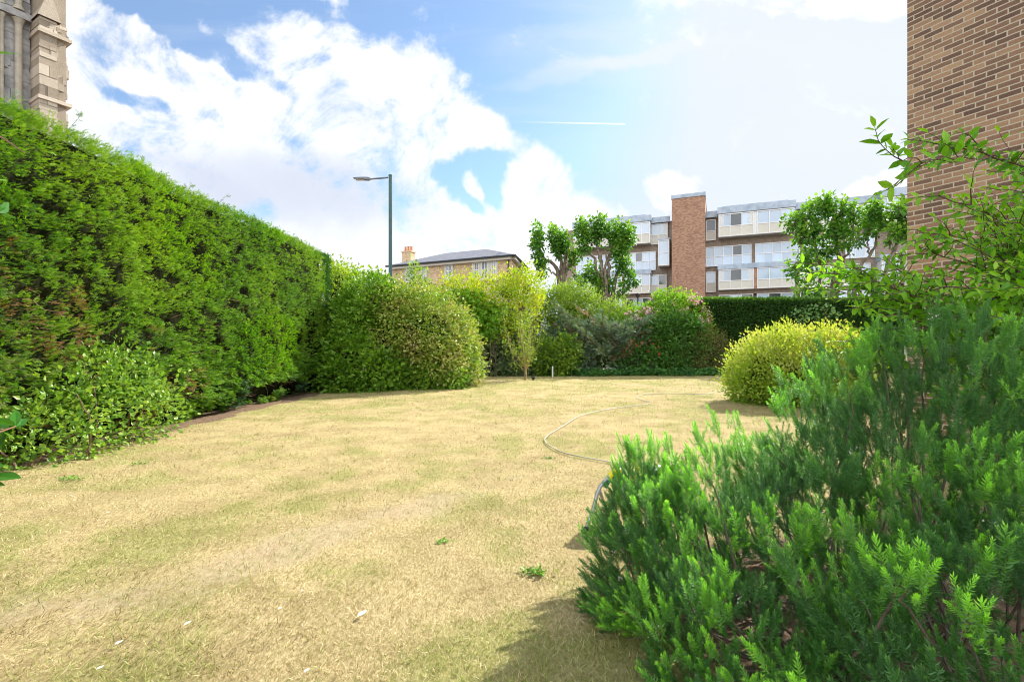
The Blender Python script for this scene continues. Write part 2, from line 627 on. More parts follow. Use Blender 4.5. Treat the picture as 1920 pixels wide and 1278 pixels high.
def lawn_height(x, y):
    return .05 * (fbm(x * .35, y * .35, 21, 3) - .5) + .014 * (fbm(x * 4, y * 4, 31, 3) - .5)


def turf_mat():
    m, t = new_mat('dry_turf')
    geo = t.n('ShaderNodeNewGeometry')
    pos = geo.outputs['Position']
    g = t.n('ShaderNodeAttribute', attribute_name='green').outputs['Fac']
    b = t.n('ShaderNodeAttribute', attribute_name='bare').outputs['Fac']
    s = t.n('ShaderNodeAttribute', attribute_name='soil').outputs['Fac']
    mp = t.n('ShaderNodeMapping')
    mp.inputs['Scale'].default_value = (1.0, .42, 1)
    t.l(pos, mp.inputs[0])
    f1 = t.noise(mp.outputs[0], 60, 6, .75).outputs['Fac']
    f2 = t.noise(pos, 14, 5, .7).outputs['Fac']
    f3 = t.noise(pos, 160, 3, .7).outputs['Fac']
    straw = t.ramp(t.m('ADD', t.m('MULTIPLY', f1, .7), t.m('MULTIPLY', f3, .3)),
                   [(.28, (.13, .09, .04)), (.42, (.36, .275, .12)), (.54, (.57, .455, .235)), (.70, (.84, .72, .46))])
    grn = t.ramp(f1, [(.3, (.12, .13, .03)), (.55, (.36, .36, .12)), (.75, (.60, .56, .24))])
    bar = t.ramp(f2, [(.3, (.36, .25, .15)), (.6, (.58, .46, .31)), (.8, (.70, .60, .43))])
    col = t.mix(t.smooth(t.m('ADD', g, t.m('MULTIPLY', t.m('SUBTRACT', f2, .5), .9)), .05, 1.1, 0, .75), straw, grn)
    tn = t.noise(pos, 1.9, 5, .62).outputs['Fac']
    col = t.mix(t.smooth(tn, .36, .62, .55, 0), col, t.mix(.5, col, (.16, .12, .04, 1)))
    col = t.mix(t.smooth(t.m('ADD', b, t.m('MULTIPLY', t.m('SUBTRACT', f2, .5), .8)), .25, 1.0, 0, .55), col, bar)
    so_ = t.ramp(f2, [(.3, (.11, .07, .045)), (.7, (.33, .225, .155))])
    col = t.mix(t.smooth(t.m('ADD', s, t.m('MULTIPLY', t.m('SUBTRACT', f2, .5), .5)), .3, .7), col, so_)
    pb = t.n('ShaderNodeBsdfPrincipled')
    t.l(col, pb.inputs['Base Color'])
    pb.inputs['Roughness'].default_value = .95
    pb.inputs['Specular IOR Level'].default_value = .1
    bp = t.n('ShaderNodeBump')
    bp.inputs['Strength'].default_value = .9
    bp.inputs['Distance'].default_value = .03
    t.l(t.m('ADD', f1, t.m('MULTIPLY', f2, .6)), bp.inputs['Height'])
    t.l(bp.outputs[0], pb.inputs['Normal'])
    o = t.n('ShaderNodeOutputMaterial')
    t.l(pb.outputs[0], o.inputs[0])
    return m


def grid(xs, ys, zf):
    X, Y = np.meshgrid(xs, ys)
    Z = zf(X, Y)
    V = np.stack([X, Y, Z], -1).reshape(-1, 3)
    nx, ny = len(xs), len(ys)
    i = np.arange(ny - 1)[:, None] * nx
    j = np.arange(nx - 1)[None]
    f = np.stack([i + j, i + j + 1, i + nx + j + 1, i + nx + j], -1).reshape(-1, 4)
    return V, f


soil_mat = simple_mat('bed_soil', (.20, .13, .08), .95, scale=3, bump=.8, col2=(.10, .07, .045))
gv = np.array([[-900, -300, -.06], [900, -300, -.06], [900, 1200, -.06], [-900, 1200, -.06]])
tag(make_obj('ground', gv, np.array([[0, 1, 2, 3]]), soil_mat), kind='structure')
xs = np.concatenate([np.arange(-8.5, 5, .08), np.arange(5, 22, .3)])
ys = np.concatenate([np.arange(.6, 11, .08), np.arange(11, 30, .2)])
LV, LF = grid(xs, ys, lawn_height)
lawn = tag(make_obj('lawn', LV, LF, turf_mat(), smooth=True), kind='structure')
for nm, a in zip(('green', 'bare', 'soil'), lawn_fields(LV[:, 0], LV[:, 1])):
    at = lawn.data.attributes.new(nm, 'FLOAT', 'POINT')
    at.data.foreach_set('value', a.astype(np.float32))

asph = simple_mat('asphalt', (.055, .055, .058), .9, scale=30, var=.3, bump=.3)
pav = simple_mat('paving', (.36, .34, .31), .85, scale=4, var=.2)
b = Bag().box((-60, 31, -.05), (60, 38, -.046))
tag(b.build('road', asph, attrs=False), kind='structure')
b = Bag().box((-60, 28.6, -.05), (60, 31, .08)).box((-60, 38, -.05), (60, 40, .08))
tag(b.build('pavement', pav, attrs=False), kind='structure')


def grass():
    """dry blades over the near lawn"""
    N = 520000
    r = np.random.default_rng(5)
    d = np.exp(r.uniform(math.log(1.75), math.log(24.2), N))
    x = r.uniform(-1.12, 1.0, N) * d
    g, ba, so_ = lawn_fields(x, d)
    keep = (x > -6.4) & (r.random(N) > ba * .65) & (r.random(N) > so_ * .97) & ((x < 1.6) | (d > 3.2))
    # tufts
    keep &= r.random(N) < .15 + 1.3 * (fbm(x * 9, d * 9, 40, 3) - .12)
    x, d, g = x[keep], d[keep], g[keep]
    n = len(x)
    pos = np.stack([x, d, lawn_height(x, d) - .004], -1)
    az = r.uniform(0, 2 * math.pi, n)
    el = np.abs(r.normal(.34, .38, n)).clip(.02, 1.35)
    isg = r.random(n) < (.05 + .85 * g * (.35 + r.random(n) * .7))
    el = np.where(isg, el + .35, el).clip(0, 1.4)
    dr = np.stack([np.cos(az) * np.cos(el), np.sin(az) * np.cos(el), np.sin(el)], -1)
    L = r.uniform(.013, .040, n) * (1 + .04 * d) * np.where(isg, 1.15, 1)
    v = np.array([[0, .026, 0], [0, -.026, 0], [.55, -.022, .05], [.55, .022, .05], [1, 0, -.08]])
    w = np.clip(1 + d * .14, 1, 3.6)
    up = norm(np.stack([r.normal(0, .5, n), r.normal(0, .5, n), np.ones(n)], -1))
    Rm = frames(dr, up)
    Rm[:, :, 1] *= w[:, None]
    tone = 1.1 * (fbm(x * 2.2, d * 2.2, 55, 4) - .5) + .5 * (fbm(x * .5, d * .5, 57, 3) - .5)
    rn = np.where(isg, .6 + .4 * r.random(n), np.clip(.24 + .44 * (r.random(n) - .5) + tone * .6, 0, .52))
    V, FF, rr, _ = scatter((v, [np.array([[0, 1, 2, 3]]), np.array([[3, 2, 4]])], None), pos, Rm, L, rn)
    m = leaf_mat('grass_blades', [(.14, .10, .04), (.48, .38, .175), (.80, .69, .43), (.38, .39, .11), (.19, .28, .045)], trans=.25, rough=.7, patch=0, spec=.2, tcol=(1, 1, .8))
    tag(make_obj('grass', V, FF, m, rnd=rr), 'short dry straw and green grass blades of the lawn', 'grass', kind='stuff')


grass()

# ------------------------------------------------------------------ left conifer hedge
def conifer_hedge():
    r = np.random.default_rng(11)
    X0, HT, Y1 = -6.35, 4.68, 17.0
    root = thing('conifer_hedge', 'tall clipped bright green conifer hedge along the left side of the lawn', 'hedge', (X0 - 1, 8, 0))
    base = (X0 - 1, 8, 0)

    def bulge(y, z):
        return .28 * (fbm(y * .55, z * .55, 51, 3) - .5) + .18 * (fbm(y * 1.9, z * 1.9, 61, 3) - .5)

    def surf(s, z):
        """s runs along the face then round the far end; returns point and outward normal"""
        Lf = Y1 + 1.5
        y = np.where(s < Lf, s - 1.5, Y1)
        th = np.clip((s - Lf) / 1.2, 0, 1.4)
        nx, ny = np.cos(th), np.sin(th)
        over = np.clip((s - Lf - 1.68) / 1.0, 0, 1.2)
        rr = .9
        cx = X0 - rr
        px = np.where(s < Lf, X0, cx + rr * np.cos(th) - over)
        py = np.where(s < Lf, y, Y1 + rr * .9 * np.sin(th))
        tz = np.clip((z - (HT - .30)) / .30, 0, 1)
        inn = .10 * tz ** 2
        batter = -.08 + .05 * z
        lowin = -.35 * np.clip((.45 - z) / .45, 0, 1) ** 1.3
        b_ = bulge(s, z) * np.clip(z / .5 + .3, 0, 1) - inn + lowin - batter * .6
        p = np.stack([px + nx * b_, py + ny * b_, z + 0 * px], -1)
        nrm = norm(np.stack([nx, ny, .25 * tz * 4], -1))
        return p, nrm
    # inner mass
    ss = np.arange(0, Y1 + 1.5 + 3.0, .25)
    zs = np.concatenate([np.arange(0, HT, .25), [HT - .04]])
    S, Z = np.meshgrid(ss, zs)
    p, nrm = surf(S.ravel(), Z.ravel())
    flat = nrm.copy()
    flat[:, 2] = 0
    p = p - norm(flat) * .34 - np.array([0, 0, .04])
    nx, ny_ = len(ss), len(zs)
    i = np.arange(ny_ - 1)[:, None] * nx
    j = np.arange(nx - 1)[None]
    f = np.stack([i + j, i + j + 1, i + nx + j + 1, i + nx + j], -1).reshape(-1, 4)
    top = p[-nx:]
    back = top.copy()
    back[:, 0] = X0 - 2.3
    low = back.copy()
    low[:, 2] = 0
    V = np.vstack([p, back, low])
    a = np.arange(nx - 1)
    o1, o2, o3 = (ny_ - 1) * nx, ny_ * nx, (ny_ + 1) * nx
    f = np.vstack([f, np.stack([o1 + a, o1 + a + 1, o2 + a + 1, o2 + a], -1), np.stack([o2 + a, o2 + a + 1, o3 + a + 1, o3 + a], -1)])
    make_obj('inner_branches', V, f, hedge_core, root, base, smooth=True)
    # foliage sprays: clusters of sprays that fan out of common points
    nc = 31000
    s = r.uniform(0, 1, nc) ** 1.0 * (Y1 + 4.3)
    near = r.random(nc) < np.clip(1.35 - s / 26, .5, 1)
    s = s[near]
    nc = len(s)
    z = r.uniform(.02, HT + .02, nc)
    # openings near the foot and at some bald places
    hole = fbm(s * 1.6, z * 2.4, 71, 3)
    low = (z < .55) & (hole > .50) & (s > 7)
    bald = (hole > .80)
    pit = fbm(s * 4.2, z * 5.0, 73, 3) > .63
    k = ~(low | pit | (bald & (z < 3)))
    s, z = s[k], z[k]
    nc = len(s)
    p, nrm = surf(s, z)
    depth = r.normal(0, .042, nc)
    p = p + nrm * depth[:, None]
    # top surface clusters
    nt = 5200
    st = r.uniform(0, Y1 + 2.4, nt)
    pt, nt_ = surf(st, np.full(nt, HT))
    fe = r.random(nt) < .6
    pt[:, 0] -= np.where(fe, r.uniform(-.02, .35, nt), r.uniform(.3, 1.9, nt))
    pt[:, 2] += np.where(fe, r.uniform(-.05, .07, nt), 0)
    pt[:, 2] += -.06 + .025 * r.normal(0, 1, nt) + .05 * (fbm(st * 1.2, st * 0, 81, 3) - .5)
    nt_ = np.tile([.25, 0, 1.0], (nt, 1))
    p = np.vstack([p, pt])
    nrm = np.vstack([nrm, norm(nt_)])
    s = np.concatenate([s, st])
    z = np.concatenate([z, np.full(nt, HT)])
    per = 7
    p, nrm, s, z = [np.repeat(q, per, 0) for q in (p, nrm, s, z)]
    n = len(p)
    # sweep: along the hedge and upward; low loose sprays sag outward
    along = np.stack([np.zeros(n), np.ones(n), np.zeros(n)], -1)
    loose = np.clip((1.6 - z) / 1.6, 0, 1)
    upv = np.array([0, 0, 1.0])
    swp = np.clip((fbm(s * .6, z * .6, 91, 2) - .42) * 9, -.6, 1)
    dr = nrm * (.70 + .15 * loose)[:, None] + along * (.55 * swp + r.normal(0, .36, n))[:, None] + upv * (r.normal(.36, .36, n) - .55 * loose)[:, None]
    dr = norm(dr)
    up = norm(upv * .9 + nrm * .55 + r.normal(0, .32, (n, 3)))
    L = r.uniform(.05, .105, n) * (1 + .7 * loose)
    p = p + r.normal(0, .032, (n, 3)) - dr * (L * .35)[:, None]
    dead = fbm(s * .9 + 3, z * 1.3, 101, 4)
    br = (fbm(s * 5, z * 5, 103, 2) > .56) & (dead > .55) & (z < .6 + 2.6 * np.clip((13 - s) / 6, 0, 1))
    rn = np.clip(.24 + .38 * r.random(n) + .45 * (fbm(s * .7, z * .7, 105, 3) - .5) + .10 * (z / HT), 0, .68)
    blue = (s > Y1 + 1.0) | (loose * fbm(s * 1.1, z * 2, 107, 2) > .40)  # shade at the far end painted bluish; some low sprays share the colour
    rn = np.where(blue, rn * .25, rn)
    dusty = np.clip((9.5 - s) / 5, 0, 1) * np.clip((3.4 - z) / 2, 0, 1) * (fbm(s * 1.5, z * 2.2, 109, 3) > .42)
    rn = np.where(r.random(n) < dusty * .75, .78 + .1 * r.random(n), rn)
    rn = np.where(br & (r.random(n) < .6), .96 + .04 * r.random(n), rn)
    m = leaf_mat('hedge_sprays', [(.09, .18, .10), (.05, .13, .03), (.10, .24, .018), (.20, .38, .02), (.30, .44, .03), (.24, .27, .08), (.34, .17, .08)],
                 trans=.36, rough=.55, patch=0.0, tcol=(1.1, 1.3, .4), spec=.3)
    bag = Bag()
    tms = [T_spray(4, .44, .036), T_spray(5, .38, .032), T_spray(3, .5, .045)]
    ch = r.integers(0, 3, n)
    for q in range(3):
        k = ch == q
        bag.add(*scatter(tms[q], p[k], frames(dr[k], up[k]), L[k], rn[k])[:3])
    bag.build('foliage', m, root, base)
    # long pale shoots waving above the top
    bag = Bag()
    for q in range(26):
        y = r.uniform(1, 17)
        x = X0 - r.uniform(.1, 1.0)
        L_ = r.uniform(.15, .42)
        az = r.normal(.9, .5)
        pts = curve([(x, y, HT - .1), (x + .2 * L_, y + L_ * .35, HT + L_ * .45), (x + .3 * L_, y + L_ * .95 * math.sin(az), HT + L_ * .72)], 8)
        bag.tube(pts, np.linspace(.004, .0015, len(pts)), 3, .3, False)
        k = 12
        tt = r.uniform(.2, 1, k) * (len(pts) - 1)
        i0 = np.minimum(tt.astype(int), len(pts) - 2)
        pp = pts[i0] + (pts[i0 + 1] - pts[i0]) * (tt - i0)[:, None]
        dd = norm(pts[i0 + 1] - pts[i0] + r.normal(0, .35, (k, 3)) * .08)
        bag.add(*scatter(tms[0], pp, frames(dd, norm(r.normal(0, .5, (k, 3)) + [0.6, 0, .6])), r.uniform(.06, .12, k), np.full(k, .12))[:3])
    bag.build('top_shoots', leaf_mat('pale_shoots', [(.16, .25, .16), (.22, .34, .18)], trans=.4, patch=0), root, base)
    # exposed dead twigs
    bag = Bag()
    for q in range(420):
        s0, z0 = r.uniform(1, 17), r.uniform(.15, 2.6)
        if fbm(np.array([s0 * 1.6]), np.array([z0 * 2.4]), 71, 3)[0] < .55 and r.random() < .7: continue
        a, nn = surf(np.array([s0]), np.array([z0]))
        a = a[0] - nn[0] * .25
        bb = a + nn[0] * r.uniform(.15, .4) + np.array([0, r.normal(0, .3), r.normal(0, .15)])
        bag.tube(curve([a, (a + bb) / 2 + r.normal(0, .04, 3), bb], 5), np.array([.008, .006, .005, .004, .003])[:5], 3, .5, False)
    tag(bag.build('dead_twigs', twig_dead, root, base, attrs=False), kind='stuff')
    return surf


hedge_surf = conifer_hedge()


# ------------------------------------------------------------------ shrubs
def shrub(name, label, cat, lumps, mat, tm, nclump, per, size, clump_r=.16, upb=.5, out=.8, droop=0.0, base=None, stems=14, stem_r=.02, stem_mat=None,
          seed=1, zmin=.03, group=None, inner=.25, jit=.5, core=0.55, flowers=None, spread=1.0, core_mat=None, top_rnd=0.0, stem_h=None):
    r = np.random.default_rng(seed)
    lumps = np.array(lumps, float)
    if base is None: base = (lumps[:, 0].mean(), lumps[:, 1].mean(), 0)
    base = np.array(base, float)
    root = thing(name, label, cat, base, group)
    area = (lumps[:, 3] * lumps[:, 5] + lumps[:, 4] * lumps[:, 5] + lumps[:, 3] * lumps[:, 4])
    idx = r.choice(len(lumps), nclump * 3, p=area / area.sum())
    dv = norm(r.normal(0, 1, (nclump * 3, 3)))
    fr = 1 - inner * r.random(nclump * 3) ** 2 + .09 * r.normal(0, 1, nclump * 3)
    c = lumps[idx, :3] + dv * lumps[idx, 3:] * fr[:, None]
    c = c + dv * (.11 * (fbm(dv[:, 0] * 3 + idx, dv[:, 2] * 3 + dv[:, 1] * 2, seed, 3) - .5) * 2)[:, None] * np.minimum(lumps[idx, 3:4], 1.2)
    ins = np.zeros(len(c), bool)
    for k, l in enumerate(lumps):
        q = (((c - l[:3]) / l[3:]) ** 2).sum(1)
        ins |= (q < .62) & (idx != k)
    ok = (~ins) & (c[:, 2] > zmin)
    c, dv = c[ok][:nclump], norm(dv[ok][:nclump] / lumps[idx[ok][:nclump], 3:])
    n = len(c) * per
    cc, dd = np.repeat(c, per, 0), np.repeat(dv, per, 0)
    crand = np.repeat(r.random(len(c)), per)
    off = r.normal(0, 1, (n, 3)) * clump_r * spread
    p = cc + off
    p[:, 2] = np.maximum(p[:, 2], zmin)
    dr = norm(dd * out + norm(off) * .8 + np.array([0, 0, upb]) + r.normal(0, jit, (n, 3)) - np.array([0, 0, droop]))
    up = norm(dd * .6 + np.array([0, 0, .8]) + r.normal(0, .5, (n, 3)))
    L = r.uniform(.65, 1.25, n) * size
    rn = np.clip(.55 * r.random(n) + .45 * crand + top_rnd * (dd[:, 2] - .2), 0, 1)
    tms = tm if isinstance(tm, list) else [tm]
    bag = Bag()
    ch = r.integers(0, len(tms), n)
    for q, T in enumerate(tms):
        k = ch == q
        bag.add(*scatter(T, p[k], frames(dr[k], up[k]), L[k], rn[k])[:3])
    bag.build('foliage', mat, root, base)
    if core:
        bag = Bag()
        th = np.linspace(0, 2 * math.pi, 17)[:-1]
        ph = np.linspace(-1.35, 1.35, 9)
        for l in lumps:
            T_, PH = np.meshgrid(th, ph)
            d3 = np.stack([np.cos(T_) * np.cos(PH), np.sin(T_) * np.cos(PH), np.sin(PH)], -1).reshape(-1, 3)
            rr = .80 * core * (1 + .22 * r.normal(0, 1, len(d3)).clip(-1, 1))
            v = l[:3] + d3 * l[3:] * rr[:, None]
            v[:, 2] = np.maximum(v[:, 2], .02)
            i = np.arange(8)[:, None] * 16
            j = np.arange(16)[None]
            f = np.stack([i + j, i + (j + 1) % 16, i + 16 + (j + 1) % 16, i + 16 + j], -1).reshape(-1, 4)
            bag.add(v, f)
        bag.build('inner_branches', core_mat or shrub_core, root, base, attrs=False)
    if stems:
        bag = Bag()
        sel = c[r.choice(len(c), min(stems, len(c)), replace=False)]
        for e in sel:
            b0 = base + np.array([r.normal(0, .12), r.normal(0, .12), 0]) * (2 if len(lumps) > 1 else 1)
            if len(lumps) > 1:
                k = np.argmin(((lumps[:, :2] - e[:2]) ** 2).sum(1))
                b0 = np.array([lumps[k, 0], lumps[k, 1], 0]) + np.array([r.normal(0, .15), r.normal(0, .15), 0])
            hgt = np.linalg.norm(e - b0)
            mid = b0 * .5 + e * .5 + np.array([0, 0, .12 * hgt]) + r.normal(0, .05, 3) * hgt
            pts = curve([b0, b0 * .75 + mid * .25 + [0, 0, .06 * hgt], mid, e], 9, .01)
            bag.tube(pts, np.linspace(stem_r, stem_r * .25, len(pts)), 5, .5, False)
        bag.build('stem', stem_mat or twig_mat, root, base, attrs=False)
    if flowers:
        fm, cnt, fs, sel = flowers
        ok = sel(c)
        cs = c[ok]
        if len(cs):
            ii = r.integers(0, len(cs), cnt)
            dvs = dv[ok][ii]
            pp = cs[ii] + dvs * clump_r * .9 + r.normal(0, clump_r * .5, (cnt, 3))
            bag = Bag()
            for q in range(2):
                bag.add(*scatter(T_star(6), pp, frames(norm(np.cross(dvs, r.normal(0, 1, (cnt, 3)))), norm(dvs + r.normal(0, .3, (cnt, 3)))), fs * r.uniform(.7, 1.2, cnt) * (1 - .35 * q), r.random(cnt))[:3])
                pp = pp + dvs * fs * .3
            bag.build('blossoms', fm, root, base)
    return root


# bramble and ivy growing out of the hedge foot, near left
ivy_m = leaf_mat('ivy_leaves', [(.05, .13, .02), (.14, .29, .03), (.27, .42, .05), (.45, .56, .17)], trans=.35, rough=.38, spec=.45, patch=.2)
shrub('ivy_shrub', 'broad-leaved glossy ivy bush growing out of the foot of the tall conifer hedge', 'shrub',
      [(-6.05, 6.9, .5, .45, .9, .65), (-6.0, 7.6, .5, .42, .9, .75), (-6.1, 6.2, .3, .4, .6, .45), (-6.15, 7.5, 1.0, .28, .8, .5)],
      ivy_m, [T_leaf(.36, .08), T_leaf(.30, .1)], 380, 10, .08, .11, upb=.35, seed=3, stems=10, base=(-6.1, 7.2, 0), core=0, inner=.5)

cam_m = leaf_mat('camellia_leaves', [(.06, .15, .015), (.12, .27, .02), (.20, .38, .03), (.32, .48, .07)], trans=.3, rough=.42, spec=.35)
shrub('camellia_bush', 'glossy green leafy shrub in the corner beside the end of the tall hedge', 'shrub',
      [(-5.35, 16.2, 1.0, .8, .7, 1.0), (-5.45, 16.8, 2.2, .7, .8, 1.2), (-5.0, 17.2, 3.0, .9, .9, .9), (-4.6, 16.2, .6, .8, .6, .7), (-5.7, 15.8, .45, .6, .5, .5)],
      cam_m, [T_leaf(.34, .1), T_leaf(.28, .1)], 800, 12, .15, .15, upb=.3, seed=4, stems=26, base=(-5.3, 16.4, 0), core=.4)
pho_m = leaf_mat('bronzed_leaves', [(.09, .18, .03), (.16, .30, .035), (.27, .39, .05), (.39, .43, .10), (.42, .35, .15), (.55, .53, .36)], trans=.32, rough=.38, patch=.45, ps=1.1, spec=.45)
shrub('bronze_leaved_bush', 'large rounded shrub with sun-bleached bronze and olive leaves bulging onto the lawn', 'shrub',
      [(-3.1, 17.6, 1.7, 1.5, 1.3, 1.75), (-4.3, 17.6, 2.1, 1.2, 1.3, 1.6), (-2.2, 18.4, 1.30, .9, 1.2, 1.35), (-2.7, 17.3, .9, 1.0, 1.0, .95), (-2.1, 18.1, .7, .9, .9, .75)],
      pho_m, [T_leaf(.30, .1), T_leaf(.25, .1, .2)], 2100, 14, .13, .14, upb=.15, seed=5, stems=26, base=(-3.1, 17.9, 0), inner=.4, core=.62, droop=.15)
shrub('low_green_bush', 'low bright green leafy bush at the foot of the bronzed shrub', 'shrub',
      [(-3.7, 16.75, .45, .9, .5, .5), (-2.6, 16.9, .4, 1.0, .5, .45)],
      cam_m, [T_leaf(.3, .1)], 330, 9, .12, .14, upb=.25, seed=6, stems=8, base=(-3.2, 16.8, 0), core=.4)

gold_m = leaf_mat('golden_leaves', [(.13, .27, .02), (.22, .40, .025), (.36, .50, .03), (.48, .50, .035), (.58, .40, .05)], trans=.45, rough=.5, patch=.4, ps=.9, tcol=(1.3, 1.2, .4))
shrub('golden_leaved_shrub', 'tall loose shrub with golden yellow and lime leaves in front of the brick house', 'shrub',
      [(-1.9, 24, 3.9, 1.7, 1.2, 1.1), (-.3, 24, 4.1, 1.2, 1.1, 1.0), (.7, 23.7, 4.3, .75, .9, 1.0), (-2.9, 23.7, 4.0, .8, .8, .9), (-.9, 24, 3.0, 2.0, 1.0, 1.2), (.4, 24, 3.3, .9, .9, 1.2)],
      gold_m, [T_leaf(.24, .1), T_leaf(.3, .1)], 1000, 9, .15, .20, upb=.8, seed=8, stems=22, stem_mat=bark_pale, base=(-.8, 24.2, 0), core=.3, inner=.7, core_mat=bark)
feath_m = leaf_mat('pale_feathery_leaves', [(.17, .28, .07), (.26, .40, .10), (.40, .50, .14)], trans=.45, rough=.5)
shrub('feathery_sapling', 'slender pale green feathery sapling in front of the house windows', 'tree',
      [(-4.2, 21.5, 4.0, .38, .3, 1.0), (-4.0, 21.5, 3.5, .6, .4, .9), (-4.45, 21.5, 4.7, .14, .14, .5)],
      feath_m, [T_spray(4, .5, .07)], 170, 7, .2, .14, upb=.6, seed=9, stems=14, base=(-4.2, 21.5, 0), core=0, inner=.8)
wist_m = leaf_mat('wisteria_leaves', [(.10, .27, .02), (.20, .42, .03), (.30, .52, .05)], trans=.45, rough=.45)
shrub('wisteria', 'bright green drooping wisteria between the bronzed bush and the golden shrub', 'climber',
      [(-2.2, 23.3, 3.3, .9, .6, .8), (-1.4, 23.2, 2.7, .7, .6, .8), (-.95, 23.3, 3.2, .55, .4, .4)],
      wist_m, [T_spray(4, .5, .09)], 300, 8, .22, .17, upb=-.1, droop=.6, seed=10, stems=16, base=(-1.4, 24.1, 0), core=.3, stem_mat=bark_pale, inner=.6)

grey_m = leaf_mat('grey_green_leaves', [(.06, .11, .05), (.12, .19, .09), (.20, .28, .12), (.28, .36, .15)], trans=.3, rough=.5)
shrub('grey_green_bush', 'dark grey-green twiggy bush to the left of the young tree', 'shrub',
      [(-.95, 24.4, 1.0, 1.1, .8, 1.1), (-1.4, 24.8, 1.9, .8, .8, 1.0), (.2, 24.6, 1.4, .9, .8, 1.3), (-2.1, 24.3, .8, 1.0, .6, .95), (.6, 24.4, .6, .9, .6, .7), (-.4, 24.8, 2.3, .8, .7, .9)],
      grey_m, [T_leaf(.24, .08), T_spray(3, .5, .07)], 1300, 10, .18, .17, upb=.2, seed=12, stems=40, base=(-.9, 24.6, 0), core=.45)
jun_m = leaf_mat('juniper_sprays', [(.06, .11, .08), (.11, .19, .13), (.19, .28, .16), (.28, .34, .16)], trans=.22, rough=.6, patch=.3)
lime_m = leaf_mat('lime_feather_leaves', [(.14, .24, .03), (.24, .38, .05), (.40, .52, .08)], trans=.42, rough=.5)
shrub('lime_green_shrub', 'tall soft lime green shrub behind the bluish juniper below the pollard trees', 'shrub',
      [(3.3, 27.2, 3.4, 1.2, .9, 1.6), (1.3, 27.3, 2.7, 1.2, .8, 1.7), (2.2, 27.4, 2.8, .9, .9, 1.7), (4.3, 27.3, 3.0, 1.2, .8, 1.5), (5.8, 27.4, 2.7, 1.2, .8, 1.35)],
      lime_m, [T_leaf(.26, .1), T_spray(3, .5, .09)], 2000, 9, .17, .19, upb=.5, seed=13, stems=20, base=(3.0, 27.3, 0), core=.3, inner=.5)


def juniper():
    r = np.random.default_rng(14)
    base = np.array([5.0, 25.2, 0])
    root = thing('juniper', 'spreading blue-green juniper with brown dead inner branches', 'conifer', base)
    fol, wood, dead = Bag(), Bag(), Bag()
    T = [T_spray(5, .42, .05), T_spray(4, .5, .05)]
    for q in range(84):
        az = r.uniform(-math.pi, math.pi)
        L = r.uniform(1.2, 3.0)
        zz = r.uniform(.2, 2.7)
        b0 = base + [r.normal(0, .5), r.normal(0, .25), .2 + zz * .5]
        e = b0 + np.array([math.cos(az) * L * 1.1, math.sin(az) * L * .45 - .3, zz * .5 + r.normal(.15, .3)])
        e[2] = np.clip(e[2], .25, 3.6)
        pts = curve([b0, b0 * .6 + e * .4 + [0, 0, .1], e], 10, .03)
        wood.tube(pts, np.linspace(.035, .008, len(pts)), 5, .5, False)
        isd = r.random() < .2
        bag = dead if isd else fol
        k = 50 if isd else 120
        tt = r.uniform(.3, 1, k) ** .8 * (len(pts) - 1)
        i0 = np.minimum(tt.astype(int), len(pts) - 2)
        pp = pts[i0] + (pts[i0 + 1] - pts[i0]) * (tt - i0)[:, None]
        dd = norm(norm(pts[i0 + 1] - pts[i0]) * .8 + r.normal(0, .55, (k, 3)) + [0, 0, .2])
        pp = pp + dd * r.uniform(0, .14, k)[:, None]
        bag.add(*scatter(T[q % 2], pp, frames(dd, norm(r.normal(0, .5, (k, 3)) + [0, 0, 1])), r.uniform(.14, .27, k), r.random(k))[:3])
    fol.build('foliage', jun_m, root, base)
    dead.build('dead_foliage', leaf_mat('dead_sprays', [(.22, .13, .08), (.36, .22, .14), (.42, .30, .20)], trans=.15, patch=0), root, base)
    wood.build('branches', twig_dead, root, base, attrs=False)


juniper()
shrub('grey_juniper_bush', 'low blue-grey conifer bush sheltering under the larger juniper', 'conifer',
      [(3.6, 25.0, .7, 1.1, .6, .8), (4.6, 24.9, .8, 1.1, .6, .9), (2.7, 25.3, 1.4, .9, .6, 1.3), (4.2, 25.4, 1.7, 1.5, .6, 1.1), (6.0, 25.4, 1.6, 1.1, .6, 1.1)],
      jun_m, [T_spray(4, .45, .06)], 760, 7, .2, .15, upb=.3, seed=15, stems=12, base=(4.2, 25.2, 0), core=.5)
lau_m = leaf_mat('laurel_leaves', [(.05, .13, .015), (.12, .25, .03), (.24, .38, .04), (.45, .50, .08)], trans=.35, rough=.35)
shrub('laurel_bush', 'small fresh green laurel bush just right of the young tree', 'shrub',
      [(2.0, 24.2, .7, .8, .5, .8), (2.7, 24.2, 1.1, .6, .5, .8), (1.5, 24.4, .9, .6, .5, .9)], lau_m, [T_leaf(.28, .1)], 380, 9, .19, .16, upb=.2, seed=16, stems=10, base=(2.1, 24.3, 0), core=.4)
dark_m = leaf_mat('dark_glossy_leaves', [(.03, .085, .02), (.06, .16, .03), (.10, .25, .04), (.17, .34, .06)], trans=.3, rough=.42, spec=.35)
red_m = leaf_mat('red_petals', [(.65, .03, .05), (.8, .08, .10)], trans=.3, patch=0, tcol=(1, 1, 1))
pink_m = leaf_mat('pink_petals', [(.80, .30, .38), (.88, .55, .60), (.92, .78, .78)], trans=.3, patch=0, tcol=(1, 1, 1))
